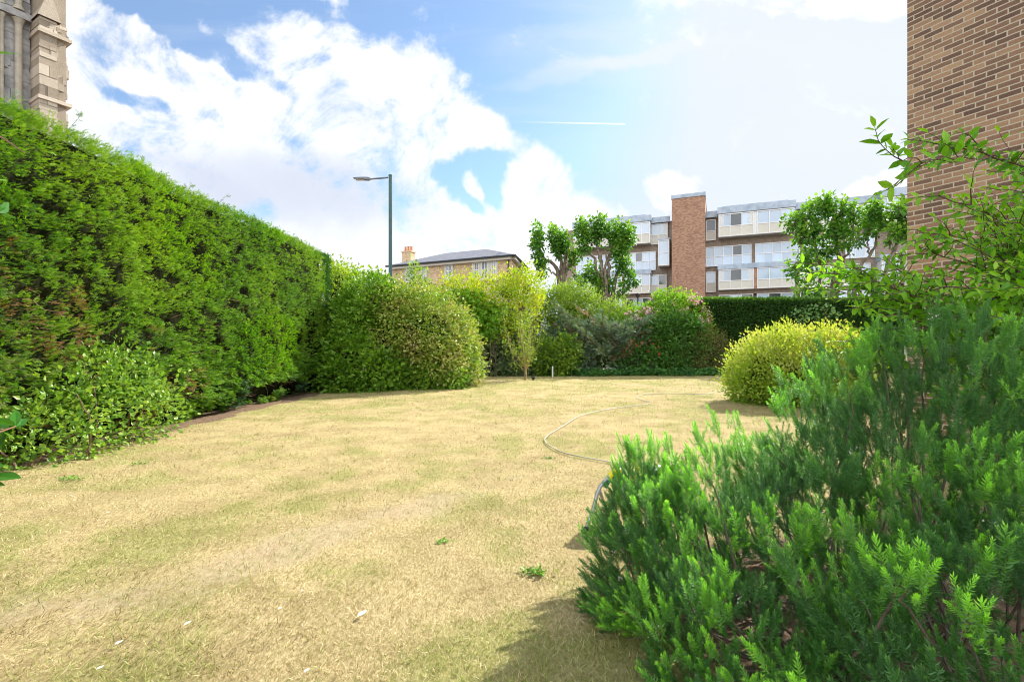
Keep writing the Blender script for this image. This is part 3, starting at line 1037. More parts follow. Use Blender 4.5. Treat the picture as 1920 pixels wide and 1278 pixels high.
shrub('red_flowering_bush', 'dark green glossy bush dotted with a few red flowers', 'shrub',
      [(7.3, 25.3, 1.3, 1.3, .7, 1.35), (8.4, 25.2, 1.6, 1.1, .7, 1.5), (6.4, 25.0, .7, 1.0, .6, .8), (8.0, 24.9, .8, 1.1, .6, .9), (9.3, 25.3, 1.4, .8, .7, 1.5)],
      dark_m, [T_leaf(.30, .1), T_leaf(.26, .1)], 1100, 11, .18, .17, upb=.2, seed=17, stems=14, base=(7.8, 25.3, 0), core=.55,
      flowers=(red_m, 18, .075, lambda c: (c[:, 2] < 2.3) & (c[:, 2] > 1.0) & (c[:, 0] < 7.6) & (c[:, 1] < 25.2)))
rose_m = leaf_mat('rose_leaves', [(.10, .24, .02), (.20, .40, .03), (.34, .52, .05)], trans=.42, rough=.45)
shrub('climbing_rose', 'climbing rose covered in pale pink blooms rising above the dark bushes', 'rose bush',
      [(8.6, 26.6, 3.3, 1.25, .9, 1.15), (9.6, 26.4, 3.0, .9, .8, 1.0), (7.2, 26.8, 2.6, 1.3, .8, .9), (10.0, 26.2, 2.3, .7, .7, .9), (6.1, 26.8, 2.2, .9, .8, .8)],
      rose_m, [T_leaf(.32, .1)], 900, 11, .16, .16, upb=.5, seed=18, stems=24, base=(8.6, 26.7, 0), core=.5,
      flowers=(pink_m, 620, .09, lambda c: (c[:, 2] > 2.3) & ((c[:, 0] > 9.0) | (c[:, 0] < 7.7)) & (c[:, 1] < 26.5) & (fbm(c[:, 0] * 2.5, c[:, 2] * 2.5, 8, 2) > .46)))
brown_m = leaf_mat('olive_brown_leaves', [(.06, .085, .03), (.12, .15, .04), (.20, .20, .06), (.22, .15, .08)], trans=.25, rough=.6)
shrub('olive_brown_bush', 'sparse olive brown bush in front of the dark clipped hedge', 'shrub',
      [(10.0, 24.9, 1.1, .9, .6, 1.2), (10.7, 25.1, 1.0, .7, .6, 1.1), (9.3, 24.8, .8, .7, .5, .8)], brown_m, [T_leaf(.16, .08), T_spray(3, .5, .06)], 560, 9, .11, .15, upb=.3, seed=19, stems=30, base=(10.1, 25, 0), core=.45)

# ivy ground cover along the far bed
r_ = np.random.default_rng(20)
n = 9000
x = r_.uniform(-2.2, 11.3, n)
y = 24.05 + .5 * r_.random(n) + .12 * np.sin(x * 1.3) + .0 * x
z = .04 + .30 * r_.random(n) * (.5 + fbm(x * 1.4, y, 3, 3)) * np.clip((y - 23.9) / .2, 0.2, 1)
pos = np.stack([x, y, z], -1)
dr = norm(np.stack([r_.normal(0, .8, n), -np.abs(r_.normal(.5, .5, n)), r_.normal(.1, .5, n)], -1))
up = norm(np.stack([r_.normal(0, .4, n), -.6 + r_.normal(0, .3, n), np.ones(n)], -1))
V, FF, rr, _ = scatter(T_leaf(.42, .08), pos, frames(dr, up), r_.uniform(.09, .16, n), r_.random(n))
tag(make_obj('ivy_ground_cover', V, FF, leaf_mat('ground_ivy', [(.03, .10, .03), (.07, .21, .05), (.15, .32, .07)], trans=.3, rough=.42, spec=.35), rnd=rr),
    'low dark ivy carpeting the edge of the far flower bed', 'ivy', kind='stuff')


# clipped yew hedge across the back right
def yew():
    r = np.random.default_rng(22)
    base = (17, 27.2, 0)
    root = thing('clipped_yew_hedge', 'straight dark green clipped hedge with a bright flat top below the apartment block', 'hedge', base)
    x0, x1, y0, y1, h = 9.9, 27, 26.2, 27.8, 3.98
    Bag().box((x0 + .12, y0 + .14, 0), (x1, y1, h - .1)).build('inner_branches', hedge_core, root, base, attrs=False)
    n = 26000
    x = r.uniform(x0, 21.5, n)
    z = r.uniform(.4, h, n)
    p = np.stack([x, y0 + .10 * (fbm(x * 1.2, z * 1.2, 5, 3) - .5) + .03 * r.normal(0, 1, n), z], -1)
    nr = np.tile([0, -1.0, .1], (n, 1))
    nt = 11000
    xt = r.uniform(x0, 21.5, nt)
    pt = np.stack([xt, r.uniform(y0 - .03, y1, nt), h + .05 * r.normal(0, 1, nt) + .10 * (fbm(xt * 1.5, xt * 0, 9, 3) - .5)], -1)
    p = np.vstack([p, pt])
    nr = np.vstack([nr, np.tile([0, -.15, 1.0], (nt, 1))])
    n += nt
    dr = norm(nr + r.normal(0, .55, (n, 3)) + [0, 0, .25])
    rn = np.concatenate([r.random(n - nt) * .5, .4 + .6 * r.random(nt)])  # sunlit top and shaded front put into the spray colours
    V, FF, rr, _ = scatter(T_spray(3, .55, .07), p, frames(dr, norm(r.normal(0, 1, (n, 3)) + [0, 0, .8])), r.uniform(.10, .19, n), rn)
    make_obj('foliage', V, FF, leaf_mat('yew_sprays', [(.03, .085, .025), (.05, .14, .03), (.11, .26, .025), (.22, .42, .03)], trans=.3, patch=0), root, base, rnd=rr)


yew()
# climber leaves hanging on the yew hedge
shrub('ivy_climber', 'pale green broad-leaved climber sprawling on the dark clipped hedge', 'climber',
      [(16.0, 26.05, 3.1, .9, .12, .45), (16.9, 26.05, 3.3, .5, .1, .35)], leaf_mat('climber_leaves', [(.10, .26, .08), (.20, .38, .14), (.3, .46, .18)], trans=.3),
      [T_leaf(.4, .05)], 70, 6, .17, .14, upb=.1, seed=23, stems=6, base=(16.2, 26.1, 2.6), core=0)

# yellow spiraea
spi_m = leaf_mat('golden_spiraea_leaves', [(.14, .29, .03), (.26, .45, .04), (.42, .58, .07), (.57, .66, .15), (.70, .72, .36)], trans=.4, rough=.5, patch=.25, tcol=(1.2, 1.1, .4))
shrub('golden_spiraea', 'rounded yellow-green spiraea bush between the lawn and the rosemary', 'shrub',
      [(6.75, 12.8, .75, .95, 1.0, .95), (7.4, 12.9, .95, 1.1, 1.0, .98), (6.5, 12.9, .5, .65, .8, .65), (8.2, 12.6, 1.0, 1.0, .9, .95), (7.3, 12.0, .65, .9, .8, .7)],
      spi_m, [T_leaf(.28, .08), T_spray(3, .5, .10)], 2100, 12, .085, .11, upb=.65, seed=24, stems=60, base=(7.1, 12.8, 0), core=.62, top_rnd=.35)


# young tree on the lawn
def young_tree():
    r = np.random.default_rng(25)
    b0 = G(985, 712.5)
    base = b0.copy()
    root = thing('young_tree', 'young multi-stemmed tree with thin yellow-green leaves standing alone on the far lawn', 'tree', base)
    wood, fol = Bag(), Bag()
    D = base[1]
    wood.tube(curve([base, base + [.02, 0, .45], base + [0, 0, .7]], 6), np.linspace(.055, .04, 7)[:len(curve([base, base + [.02, 0, .45], base + [0, 0, .7]], 6))], 8)
    T = [T_leaf(.26, .1)]
    for q in range(19):
        az = r.uniform(0, 2 * math.pi)
        L = r.uniform(1.6, 3.7)
        sp = r.uniform(.10, .42) * (1.5 if L < 2.6 else 1)
        e = base + np.array([math.cos(az) * sp * L * .8, math.sin(az) * sp * L * .6, L * .98])
        st = base + [0, 0, r.uniform(.15, .65)]
        m1 = st * .5 + e * .5 + np.array([math.cos(az), math.sin(az), 0]) * .2 * sp * L
        pts = curve([st, m1, e], 14, .015)
        wood.tube(pts, np.linspace(.020, .004, len(pts)), 5, .5, False)
        k = 50
        tt = r.uniform(.22, 1, k) * (len(pts) - 1)
        i0 = np.minimum(tt.astype(int), len(pts) - 2)
        pp = pts[i0] + (pts[i0 + 1] - pts[i0]) * (tt - i0)[:, None]
        off = r.normal(0, .13, (k, 3))
        for w in range(0, k, 6):
            wood.tube(np.array([pp[w], pp[w] + off[w] * .5, pp[w] + off[w]]), [.005, .003, .002], 3, .5, False)
        pp = pp + off
        dd = norm(off * 3 + r.normal(0, .6, (k, 3)) + [0, 0, -.1])
        fol.add(*scatter(T[0], pp, frames(dd, norm(r.normal(0, .6, (k, 3)) + [0, 0, 1])), r.uniform(.08, .14, k), r.random(k))[:3])
    wood.build('trunk', simple_mat('mossy_bark', (.36, .27, .10), .9, scale=6, col2=(.22, .17, .09), bump=.5), root, base, attrs=False)
    fol.build('crown', leaf_mat('young_tree_leaves', [(.13, .25, .03), (.24, .38, .04), (.38, .50, .07)], trans=.45), root, base)


young_tree()

# ------------------------------------------------------------------ pollarded plane trees beyond the hedge
plane_m = leaf_mat('plane_leaves', [(.045, .14, .03), (.08, .23, .03), (.16, .35, .04), (.30, .50, .06)], trans=.42, rough=.45, patch=.3)


def pollard(label, D, trunks, clumps, seed, base_px, thin=1.0):
    """trunks: list of pixel polylines with radius, clumps: (px, py, rx_px, ry_px, leaf count)"""
    r = np.random.default_rng(seed)
    base = np.array([(base_px - 960) / F * D, D, 0])
    root = thing('pollard_tree', label, 'tree', base, 'pollarded street trees')
    wood, fol = Bag(), Bag()
    for pl, r0, r1 in trunks:
        pts = [P(x, y, D + dz) for x, y, dz in pl]
        if pl[0][1] > 560: pts[0][2] = 0
        cv = curve(pts, 16, .05, r)
        wood.tube(cv, .52 * np.linspace(r0, r1, len(cv)) * (1 + .12 * r.normal(0, 1, len(cv)).clip(-1.5, 1.5)), 8, .5)
    for px, py, rx, ry, cnt in clumps:
        rx, ry, cnt = rx * (.5 + .5 * thin), ry * (.5 + .5 * thin), cnt * thin
        c = P(px, py, D)
        sx, sz = rx / F * D, ry / F * D
        # drooping tassels of leaves in each clump
        nt = max(3, int(cnt / 34))
        tc = norm(r.normal(0, 1, (nt, 3))) * (r.random((nt, 1)) ** .45) * [sx, (sx + sz) * .5, sz] + c
        tc[:, 1] += r.normal(0, .2, nt)
        p = np.repeat(tc, 34, 0)
        n = len(p)
        o = r.normal(0, 1, (n, 3)) * [.17, .17, .24]
        p = p + o
        dr = norm(norm(o) * .9 + norm(p - c) * .4 + r.normal(0, .4, (n, 3)) + [0, 0, -.25])
        rn = np.clip(.5 * r.random(n) + .5 * np.repeat(r.random(nt), 34) + .25 * (p[:, 2] - c[2]) / sz, 0, 1)
        fol.add(*scatter(T_leaf(.42, .08), p, frames(dr, norm(r.normal(0, .4, (n, 3)) + [0, 0, 1])), r.uniform(.16, .30, n), rn)[:3])
        for q in range(4):
            a = tc[r.integers(0, nt)]
            wood.tube(curve([c + [0, 0, -sz * .9], (a + c) / 2, a], 6, .02, r), np.linspace(.05, .015, 7)[:len(curve([c, c, a], 6))], 5, .5, False)
    wood.build('trunk', bark_pale, root, base, attrs=False, smooth=True)
    fol.build('crown', plane_m, root, base)


pollard('pollarded plane tree with upright tufted limbs, the left one of the pair beside the house', 37,
        [([(1052, 620, 0), (1050, 545, 0), (1043, 500, 0), (1020, 484, 0), (1008, 465, .3)], .42, .14),
         ([(1054, 600, .1), (1053, 520, .1), (1050, 480, .1), (1040, 450, .1), (1038, 440, 0)], .34, .12),
         ([(1058, 600, 0), (1059, 510, 0), (1060, 470, -.2), (1056, 440, -.2)], .32, .12),
         ([(1056, 560, 0), (1062, 505, 0), (1075, 492, -.2), (1080, 478, -.2)], .2, .09), ([(1047, 520, 0), (1032, 508, .2), (1018, 500, .3)], .14, .07),
         ([(1062, 500, 0), (1075, 512, -.3), (1082, 520, -.4)], .11, .06)],
        [(1009, 452, 11, 26, 650), (1010, 485, 9, 16, 330), (1038, 448, 12, 24, 650), (1057, 455, 11, 26, 650), (1076, 484, 11, 16, 400),
         (1083, 525, 10, 11, 220), (1016, 508, 9, 12, 200), (1048, 475, 12, 12, 200)], 31, 1052)
pollard('pollarded plane tree with a thick cluster of trunks, right one of the pair', 35,
        [([(1126, 620, 0), (1124, 545, 0), (1118, 505, 0), (1110, 480, 0), (1092, 465, .2)], .36, .13),
         ([(1132, 620, 0), (1132, 540, -.2), (1128, 500, -.2), (1122, 470, 0), (1118, 445, 0)], .38, .13),
         ([(1140, 620, -.1), (1141, 540, -.1), (1140, 500, -.1), (1146, 470, 0), (1150, 450, 0)], .40, .13),
         ([(1148, 620, 0), (1150, 550, .1), (1158, 510, .2), (1168, 480, .3), (1172, 468, .3)], .34, .12),
         ([(1136, 590, -.4), (1137, 540, -.5), (1135, 500, -.4), (1136, 470, -.4)], .3, .1),
         ([(1098, 465, 0), (1088, 455, 0), (1084, 440, 0)], .09, .04)],
        [(1093, 435, 14, 20, 560), (1098, 458, 10, 14, 300), (1120, 432, 11, 22, 600), (1127, 412, 6, 12, 160), (1150, 438, 15, 20, 620), (1170, 445, 16, 22, 750),
         (1160, 470, 17, 14, 420), (1168, 500, 14, 14, 360), (1114, 514, 16, 12, 300), (1105, 508, 12, 8, 160), (1122, 540, 12, 14, 320), (1180, 522, 16, 8, 240),
         (1167, 540, 9, 14, 200), (1140, 530, 12, 14, 260)], 32, 1138)
pollard('broad pollarded plane tree with a dense dark crown hiding the middle of the apartment block', 31,
        [([(1560, 600, 0), (1562, 530, 0), (1572, 490, 0), (1566, 440, 0), (1560, 410, 0)], .40, .12),
         ([(1566, 560, 0), (1580, 500, 0), (1592, 462, 0), (1600, 420, 0)], .22, .10),
         ([(1556, 570, 0), (1536, 500, .2), (1528, 455, .3), (1520, 430, .3)], .25, .10)],
        [(1488, 418, 15, 15, 520), (1512, 402, 17, 17, 640), (1545, 388, 19, 18, 760), (1556, 376, 8, 8, 160), (1578, 400, 17, 18, 560), (1602, 398, 15, 13, 380), (1498, 446, 17, 17, 560), (1530, 430, 20, 20, 800),
         (1565, 430, 22, 20, 820), (1604, 424, 14, 14, 340), (1622, 410, 13, 12, 260), (1640, 418, 12, 12, 220), (1516, 472, 18, 16, 520), (1548, 464, 20, 16, 560), (1584, 456, 13, 11, 260), (1484, 500, 11, 10, 200), (1497, 512, 13, 10, 240),
         (1520, 505, 15, 17, 360), (1505, 538, 17, 13, 360), (1528, 548, 15, 12, 260), (1548, 505, 12, 16, 200)], 33, 1560, .56)
pollard('pollarded plane tree leaning right with an open crown, its pale trunk bare at the bottom', 29,
        [([(1590, 590, 0), (1606, 520, 0), (1632, 478, 0), (1642, 455, 0), (1650, 425, 0)], .24, .10),
         ([(1632, 478, 0), (1625, 455, 0), (1620, 430, 0)], .12, .07), ([(1612, 512, 0), (1596, 490, 0), (1594, 470, 0)], .07, .04)],
        [(1632, 400, 13, 12, 300), (1648, 388, 10, 10, 200), (1652, 412, 10, 10, 200), (1625, 432, 11, 10, 190), (1606, 446, 8, 8, 90)], 34, 1590)
pollard('slim pollarded plane tree leaning right, partly hidden by the corner of the near brick wall', 28,
        [([(1640, 600, 0), (1656, 520, 0), (1674, 475, 0), (1690, 445, 0), (1696, 415, 0)], .24, .12),
         ([(1672, 480, 0), (1668, 450, 0), (1672, 425, 0)], .09, .05), ([(1676, 474, 0), (1694, 480, 0), (1712, 486, 0)], .1, .06)],
        [(1684, 396, 10, 12, 230), (1702, 408, 12, 20, 360), (1664, 446, 9, 9, 130), (1694, 438, 10, 11, 200), (1702, 490, 12, 12, 220), (1712, 430, 12, 20, 300)], 35, 1640)

# cedar beyond the hedge
def cedar():
    r = np.random.default_rng(41)
    base = np.array([-8.4, 22.5, 0])
    root = thing('cedar_tree', 'pale blue-green cedar whose drooping branch tips show beyond the end of the hedge', 'conifer', base)
    fol, wood = Bag(), Bag()
    wood.tube(curve([base, base + [0, 0, 3], base + [-.3, 0, 4.9]], 8), .2, 7)
    T = [T_spray(5, .4, .05)]
    for q in range(26):
        zt = r.uniform(2.4, 5.0)
        az = r.normal(-.1, .9)
        L = (6.6 - zt) * r.uniform(.35, .80)
        s = base + [-.3, 0, zt]
        e = s + np.array([math.cos(az) * L, math.sin(az) * L * .8, -L * .12 + r.normal(0, .1)])
        m1 = (s + e) / 2 + [0, 0, .18 * L]
        pts = curve([s, m1, e], 12, .02)
        wood.tube(pts, np.linspace(.04, .006, len(pts)), 4, .5, False)
        k = 75
        tt = r.uniform(.3, 1, k) * (len(pts) - 1)
        i0 = np.minimum(tt.astype(int), len(pts) - 2)
        pp = pts[i0] + (pts[i0 + 1] - pts[i0]) * (tt - i0)[:, None]
        dd = norm(norm(pts[i0 + 1] - pts[i0]) + r.normal(0, .5, (k, 3)) * [1, 1, .3] + [0, 0, -.25])
        fol.add(*scatter(T[0], pp, frames(dd, norm(r.normal(0, .3, (k, 3)) + [0, 0, 1])), r.uniform(.2, .4, k), r.random(k))[:3])
    wood.build('trunk', bark, root, base, attrs=False)
    fol.build('crown', leaf_mat('cedar_needles', [(.12, .22, .13), (.18, .32, .15), (.27, .42, .15)], trans=.4), root, base)


cedar()
shrub('yellow_green_shrub', 'yellow-green shrub top filling the corner between the hedge and the lamp post', 'shrub',
      [(-6.2, 19.6, 3.0, 1.1, .9, 1.5), (-5.2, 19.8, 2.4, 1.3, .9, 1.6), (-7.0, 19.4, 3.9, .9, .8, .9), (-7.3, 18.9, 2.2, .9, .8, 2.3), (-6.9, 18.7, 3.4, .7, .7, 1.2), (-6.0, 19.6, 1.2, 1.6, .9, 1.3), (-4.2, 19.9, 1.6, 1.2, .8, 1.6)],
      leaf_mat('yellow_green_leaves', [(.16, .28, .02), (.28, .42, .03), (.46, .50, .06)], trans=.42), [T_leaf(.28, .1)], 1500, 10, .14, .18, upb=.5, seed=42, stems=10, base=(-6, 19.7, 0), core=.5)

# ------------------------------------------------------------------ street lamp
def street_lamp():
    D = 30.0
    top = P(732, 327, D)
    base = np.array([top[0], D, 0])
    root = thing('street_lamp', 'tall dark green steel street lamp with a flat grey lantern on a short arm', 'street lamp', base)
    green = simple_mat('lamp_green_paint', (.035, .10, .10), .35, var=.2, scale=3)
    grey = simple_mat('lamp_grey_metal', (.16, .18, .20), .4, metal=.4, var=.15, scale=5)
    Hh = top[2]
    k = D / F
    b = Bag().tube([[base[0], D, 0], [base[0], D, Hh * .35]], .135, 20)
    b.tube([[base[0], D, Hh * .35], [base[0], D, Hh * .36], [base[0], D, Hh - .12]], [.135, .115, .105], 20)
    b.tube([[base[0], D, Hh - .12], [base[0], D, Hh - .04], [base[0], D, Hh]], [.115, .115, .06], 20)
    b.build('pole', green, root, base, attrs=False, smooth=False)
    az = P(728, 333, D)
    e = P(692, 336, D)
    Bag().tube([az, e], .05, 12).build('arm', grey, root, base, attrs=False)
    # lantern: tapered flat housing
    x0, x1 = P(694, 0, D)[0], P(663, 0, D)[0]
    z = P(0, 336, D)[2]
    v = []
    prof = [(0, .07, .08), (.12, .13, .10), (.38, .19, .08), (.8, .19, .05), (1.0, .10, .02)]
    for t_, w, h in prof:
        x = x0 + (x1 - x0) * t_
        zz = z + .01 + .05 * t_
        for (a, c) in [(-1, -.8), (-1, .3), (-.6, 1), (.6, 1), (1, .3), (1, -.8)]:
            v.append([x, D + a * w, zz + c * h])
    f = []
    for i in range(len(prof) - 1):
        for j in range(6):
            f.append([i * 6 + j, i * 6 + (j + 1) % 6, (i + 1) * 6 + (j + 1) % 6, (i + 1) * 6 + j])
    v = np.array(v)
    caps = np.array([[0, 1, 2, 3], [0, 3, 4, 5], [24, 27, 26, 25], [24, 29, 28, 27]])
    lan = make_obj('lantern', v, [np.vstack([np.array(f), caps])], grey, root, base)
    gl = simple_mat('lamp_glass', (.45, .45, .42), .2, var=.1, scale=6, coat=1)
    o = Bag().box((x1 + .14, D - .13, z - .055), (x0 - .36, D + .13, z - .02), None).build('lens', gl, lan, base, attrs=False)
    return root


street_lamp()
# ------------------------------------------------------------------ yellow brick house
def house():
    lead = simple_mat('slate_roof', (.25, .25, .28), .6, scale=2.5, var=.2, bump=.2)
    stone = simple_mat('painted_stone', (.62, .58, .52), .7, var=.12, scale=3)
    gut = simple_mat('dark_gutter', (.035, .045, .055), .5, var=.1)
    white = simple_mat('white_sash', (.78, .77, .74), .5, var=.06)
    glass = glass_mat('house_glass', (.12, .14, .17))
    terr = simple_mat('terracotta', (.62, .24, .10), .8, var=.2, scale=6)
    cA, cB = P(965, 479, 33.0), P(727, 499, 37.4)
    zE = cA[2]
    A = np.array([cA[0] - .18, cA[1], 0])
    B = np.array([cB[0] + .35, cB[1], 0])
    ex = norm(B - A)
    Lf = np.linalg.norm(B - A)
    n = np.array([ex[1], -ex[0], 0])
    if n[1] > 0: n = -n
    side = norm(np.array([.16, 1.0, 0]))
    base = (A + B) / 2 + np.array([0, 3, 0])
    root = thing('brick_house', 'yellow brick house with white arched sash windows and a grey hipped roof', 'house', base)
    brick = brick_mat('stock_brick', (.48, .32, .19), (.66, .47, .29), (.76, .57, .38), (.68, .58, .44), ux=(ex[0], ex[1]), bw=.225, bh=.075, ms=.012)
    C2, D2 = A + side * 5.2, B + side * 5.2
    zt = zE - .12
    V = np.array([*[q + [0, 0, 0] for q in (A, B, D2, C2)], *[q + [0, 0, zt] for q in (A, B, D2, C2)]])
    make_obj('wall', V, np.array([[0, 1, 5, 4], [1, 2, 6, 5], [2, 3, 7, 6], [3, 0, 4, 7]]), brick, root, base)
    # hipped roof with overhang
    o = .32
    e1 = A - ex * o + n * o
    e2 = B + ex * o + n * o
    e4 = C2 - ex * o - n * o
    e3 = D2 + ex * o - n * o
    R1 = P(912, 467, 36.0)
    R2 = P(835, 473, 37.6)
    zr = R1[2]
    R2[2] = zr
    E = [q + [0, 0, zE] for q in (e1, e2, e3, e4)]
    R3 = R2 + side * .6
    make_obj('roof', np.array([*E, R1, R2, *[q - [0, 0, .03] for q in E]]), [np.array([[0, 1, 5, 4], [2, 3, 4, 5], [9, 8, 7, 6], [0, 6, 7, 1], [1, 7, 8, 2], [2, 8, 9, 3], [3, 9, 6, 0]]), np.array([[1, 2, 5], [3, 0, 4]])], lead, root, base)
    g = Bag()
    g.tube([e1 + [0, 0, zE - .05] + n * .06, e2 + [0, 0, zE - .05] + n * .06], .07, 8)
    g.tube([e1 + [0, 0, zE - .05] - ex * .06, e4 + [0, 0, zE - .05] - ex * .06], .07, 8)
    dp = A + ex * .25 + n * .08
    g.tube([dp + [0, 0, zE - .1], dp + [0, 0, .3]], .05, 8)
    g.build('gutter', gut, root, base, attrs=False)
    s = Bag()
    for q0, q1, nn in ((A, B, n), (A, C2, -ex)):
        d_ = norm(q1 - q0)
        LL = np.linalg.norm(q1 - q0)
        M = lambda v, q0=q0, d_=d_, nn=nn: q0 + v[:, :1] * d_ + v[:, 1:2] * nn + v[:, 2:3] * np.array([0, 0, 1])
        s.box((-.02, .0, zt - .16), (LL + .02, .28, zt + .04), None, M)
    s.build('soffit', stone, root, base, attrs=False)
    M = lambda v: A + v[:, :1] * ex + v[:, 1:2] * n + v[:, 2:3] * np.array([0, 0, 1])

    def uz(px, py):
        a = (px - 960) / F
        # A + u*ex = t*(a,1)
        mt = np.array([[ex[0], -a], [ex[1], -1]])
        u, t = np.linalg.solve(mt, -A[:2])
        return u, H - (py - HY) / F * t

    def sash(px0, px1, py0, py1):
        u0, zt_ = uz(px0, py0)
        u1, _ = uz(px1, py0)
        zb = uz(px0, py1)[1]
        u0, u1 = min(u0, u1), max(u0, u1)
        w = Bag()
        wd = .12
        w.box((u0 - wd, .0, zb - .1), (u0, .07, zt_), None, M).box((u1, .0, zb - .1), (u1 + wd, .07, zt_), None, M)
        w.box((u0 - wd - .05, .0, zb - .22), (u1 + wd + .05, .14, zb - .1), None, M)
        # arched head
        k = 9
        um, hw = (u0 + u1) / 2, (u1 - u0) / 2
        for i in range(k - 1):
            a0, a1 = -1 + 2 * i / (k - 1), -1 + 2 * (i + 1) / (k - 1)
            z0, z1 = zt_ + .18 * (1 - a0 * a0), zt_ + .18 * (1 - a1 * a1)
            vv = np.array([[um + a0 * (hw + (wd if abs(a0) == 1 else .0)), .0, z0 - .02], [um + a1 * (hw + (wd if abs(a1) == 1 else 0)), .0, z1 - .02],
                           [um + a1 * (hw + (wd if abs(a1) == 1 else 0)), .0, z1 + .14], [um + a0 * (hw + (wd if abs(a0) == 1 else 0)), .0, z0 + .14]])
            vv2 = vv.copy()
            vv2[:, 1] = .08
            w.add(M(np.vstack([vv, vv2])), np.array([[0, 1, 2, 3], [4, 7, 6, 5], [0, 4, 5, 1], [3, 2, 6, 7]]))
        wo = w.build('window', stone, root, base, attrs=False)
        f = Bag()
        f.box((u0, .01, zb - .1), (u0 + .06, .05, zt_ + .03), None, M).box((u1 - .06, .01, zb - .1), (u1, .05, zt_ + .03), None, M)
        f.box((u0 + .06, .01, zb - .1), (u1 - .06, .05, zb - .02), None, M).box((u0 + .06, .01, (zb + zt_) / 2), (u1 - .06, .055, (zb + zt_) / 2 + .06), None, M)
        f.box((u0 + .06, .012, zt_ + .0), (u1 - .06, .05, zt_ + .14), None, M)
        f.box((um - .02, .012, zb - .02), (um + .02, .045, zt_), None, M)
        f.build('sash', white, wo, base, attrs=False)
        Bag().box((u0 + .03, .004, zb - .08), (u1 - .03, .02, zt_ + .1), None, M).build('pane', glass, wo, base)
    for q in [(762, 775, 505, 528), (790, 799, 503, 527), (836, 848, 498, 520), (889, 898, 494, 521), (903, 915, 492, 521), (921, 931, 491, 521)]:
        sash(*q)
    # bay window roof below the left pair
    u0, z0 = uz(751, 534)
    u1, _ = uz(807, 534)
    b = Bag().box((min(u0, u1), 0, z0 - 1.9), (max(u0, u1), .8, z0 - .12), None, M)
    b.build('bay_window', white, root, base, attrs=False)
    Bag().box((min(u0, u1) - .1, 0, z0 - .12), (max(u0, u1) + .1, .9, z0 + .02), None, M).build('bay_roof', gut, root, base, attrs=False)
    # chimney
    c = P(766, 487, 41.0)
    M2 = lambda v: np.array([c[0], c[1], 0]) + v[:, :1] * ex + v[:, 1:2] * n + v[:, 2:3] * np.array([0, 0, 1])
    zc = P(0, 474, 41)[2]
    ch = Bag().box((-.45, -.3, zE - .3), (.45, .3, zc), None, M2).box((-.5, -.35, zc), (.5, .35, zc + .12), None, M2).build('chimney', brick, root, base, attrs=False)
    for k in (-.3, 0, .3):
        p0 = M2(np.array([[k, 0, zc + .12]]))[0]
        Bag().tube([p0, p0 + [0, 0, .35 + .03 * abs(k)], p0 + [0, 0, .40]], [.11, .09, .11], 10).build('chimney_pot', terr, ch, base, attrs=False)
    # lower wing on the far left
    wv = []
    w0, w1 = B + side * 1.0, B + ex * 4.0 + side * 1.0
    zl = P(0, 541, 40)[2]
    V = np.array([w0, w1, w1 + side * 4, w0 + side * 4, *[q + [0, 0, zl] for q in (w0, w1, w1 + side * 4, w0 + side * 4)]])
    wing = make_obj('side_wing', V, np.array([[0, 1, 5, 4], [1, 2, 6, 5], [3, 0, 4, 7], [2, 3, 7, 6]]), brick, root, base)
    q = [w0 + n * .25, w1 + n * .25 + ex * .25, w1 + side * 4 + ex * .25, w0 + side * 4]
    V = np.array([*[a + [0, 0, zl] for a in q], w0 + side * 2 + [0, 0, zl + .75], w1 + side * 2 - ex * 1.8 + [0, 0, zl + .75]])
    make_obj('wing_roof', V, [np.array([[0, 1, 5, 4], [2, 3, 4, 5]]), np.array([[1, 2, 5], [3, 0, 4]])], lead, wing, base)


house()

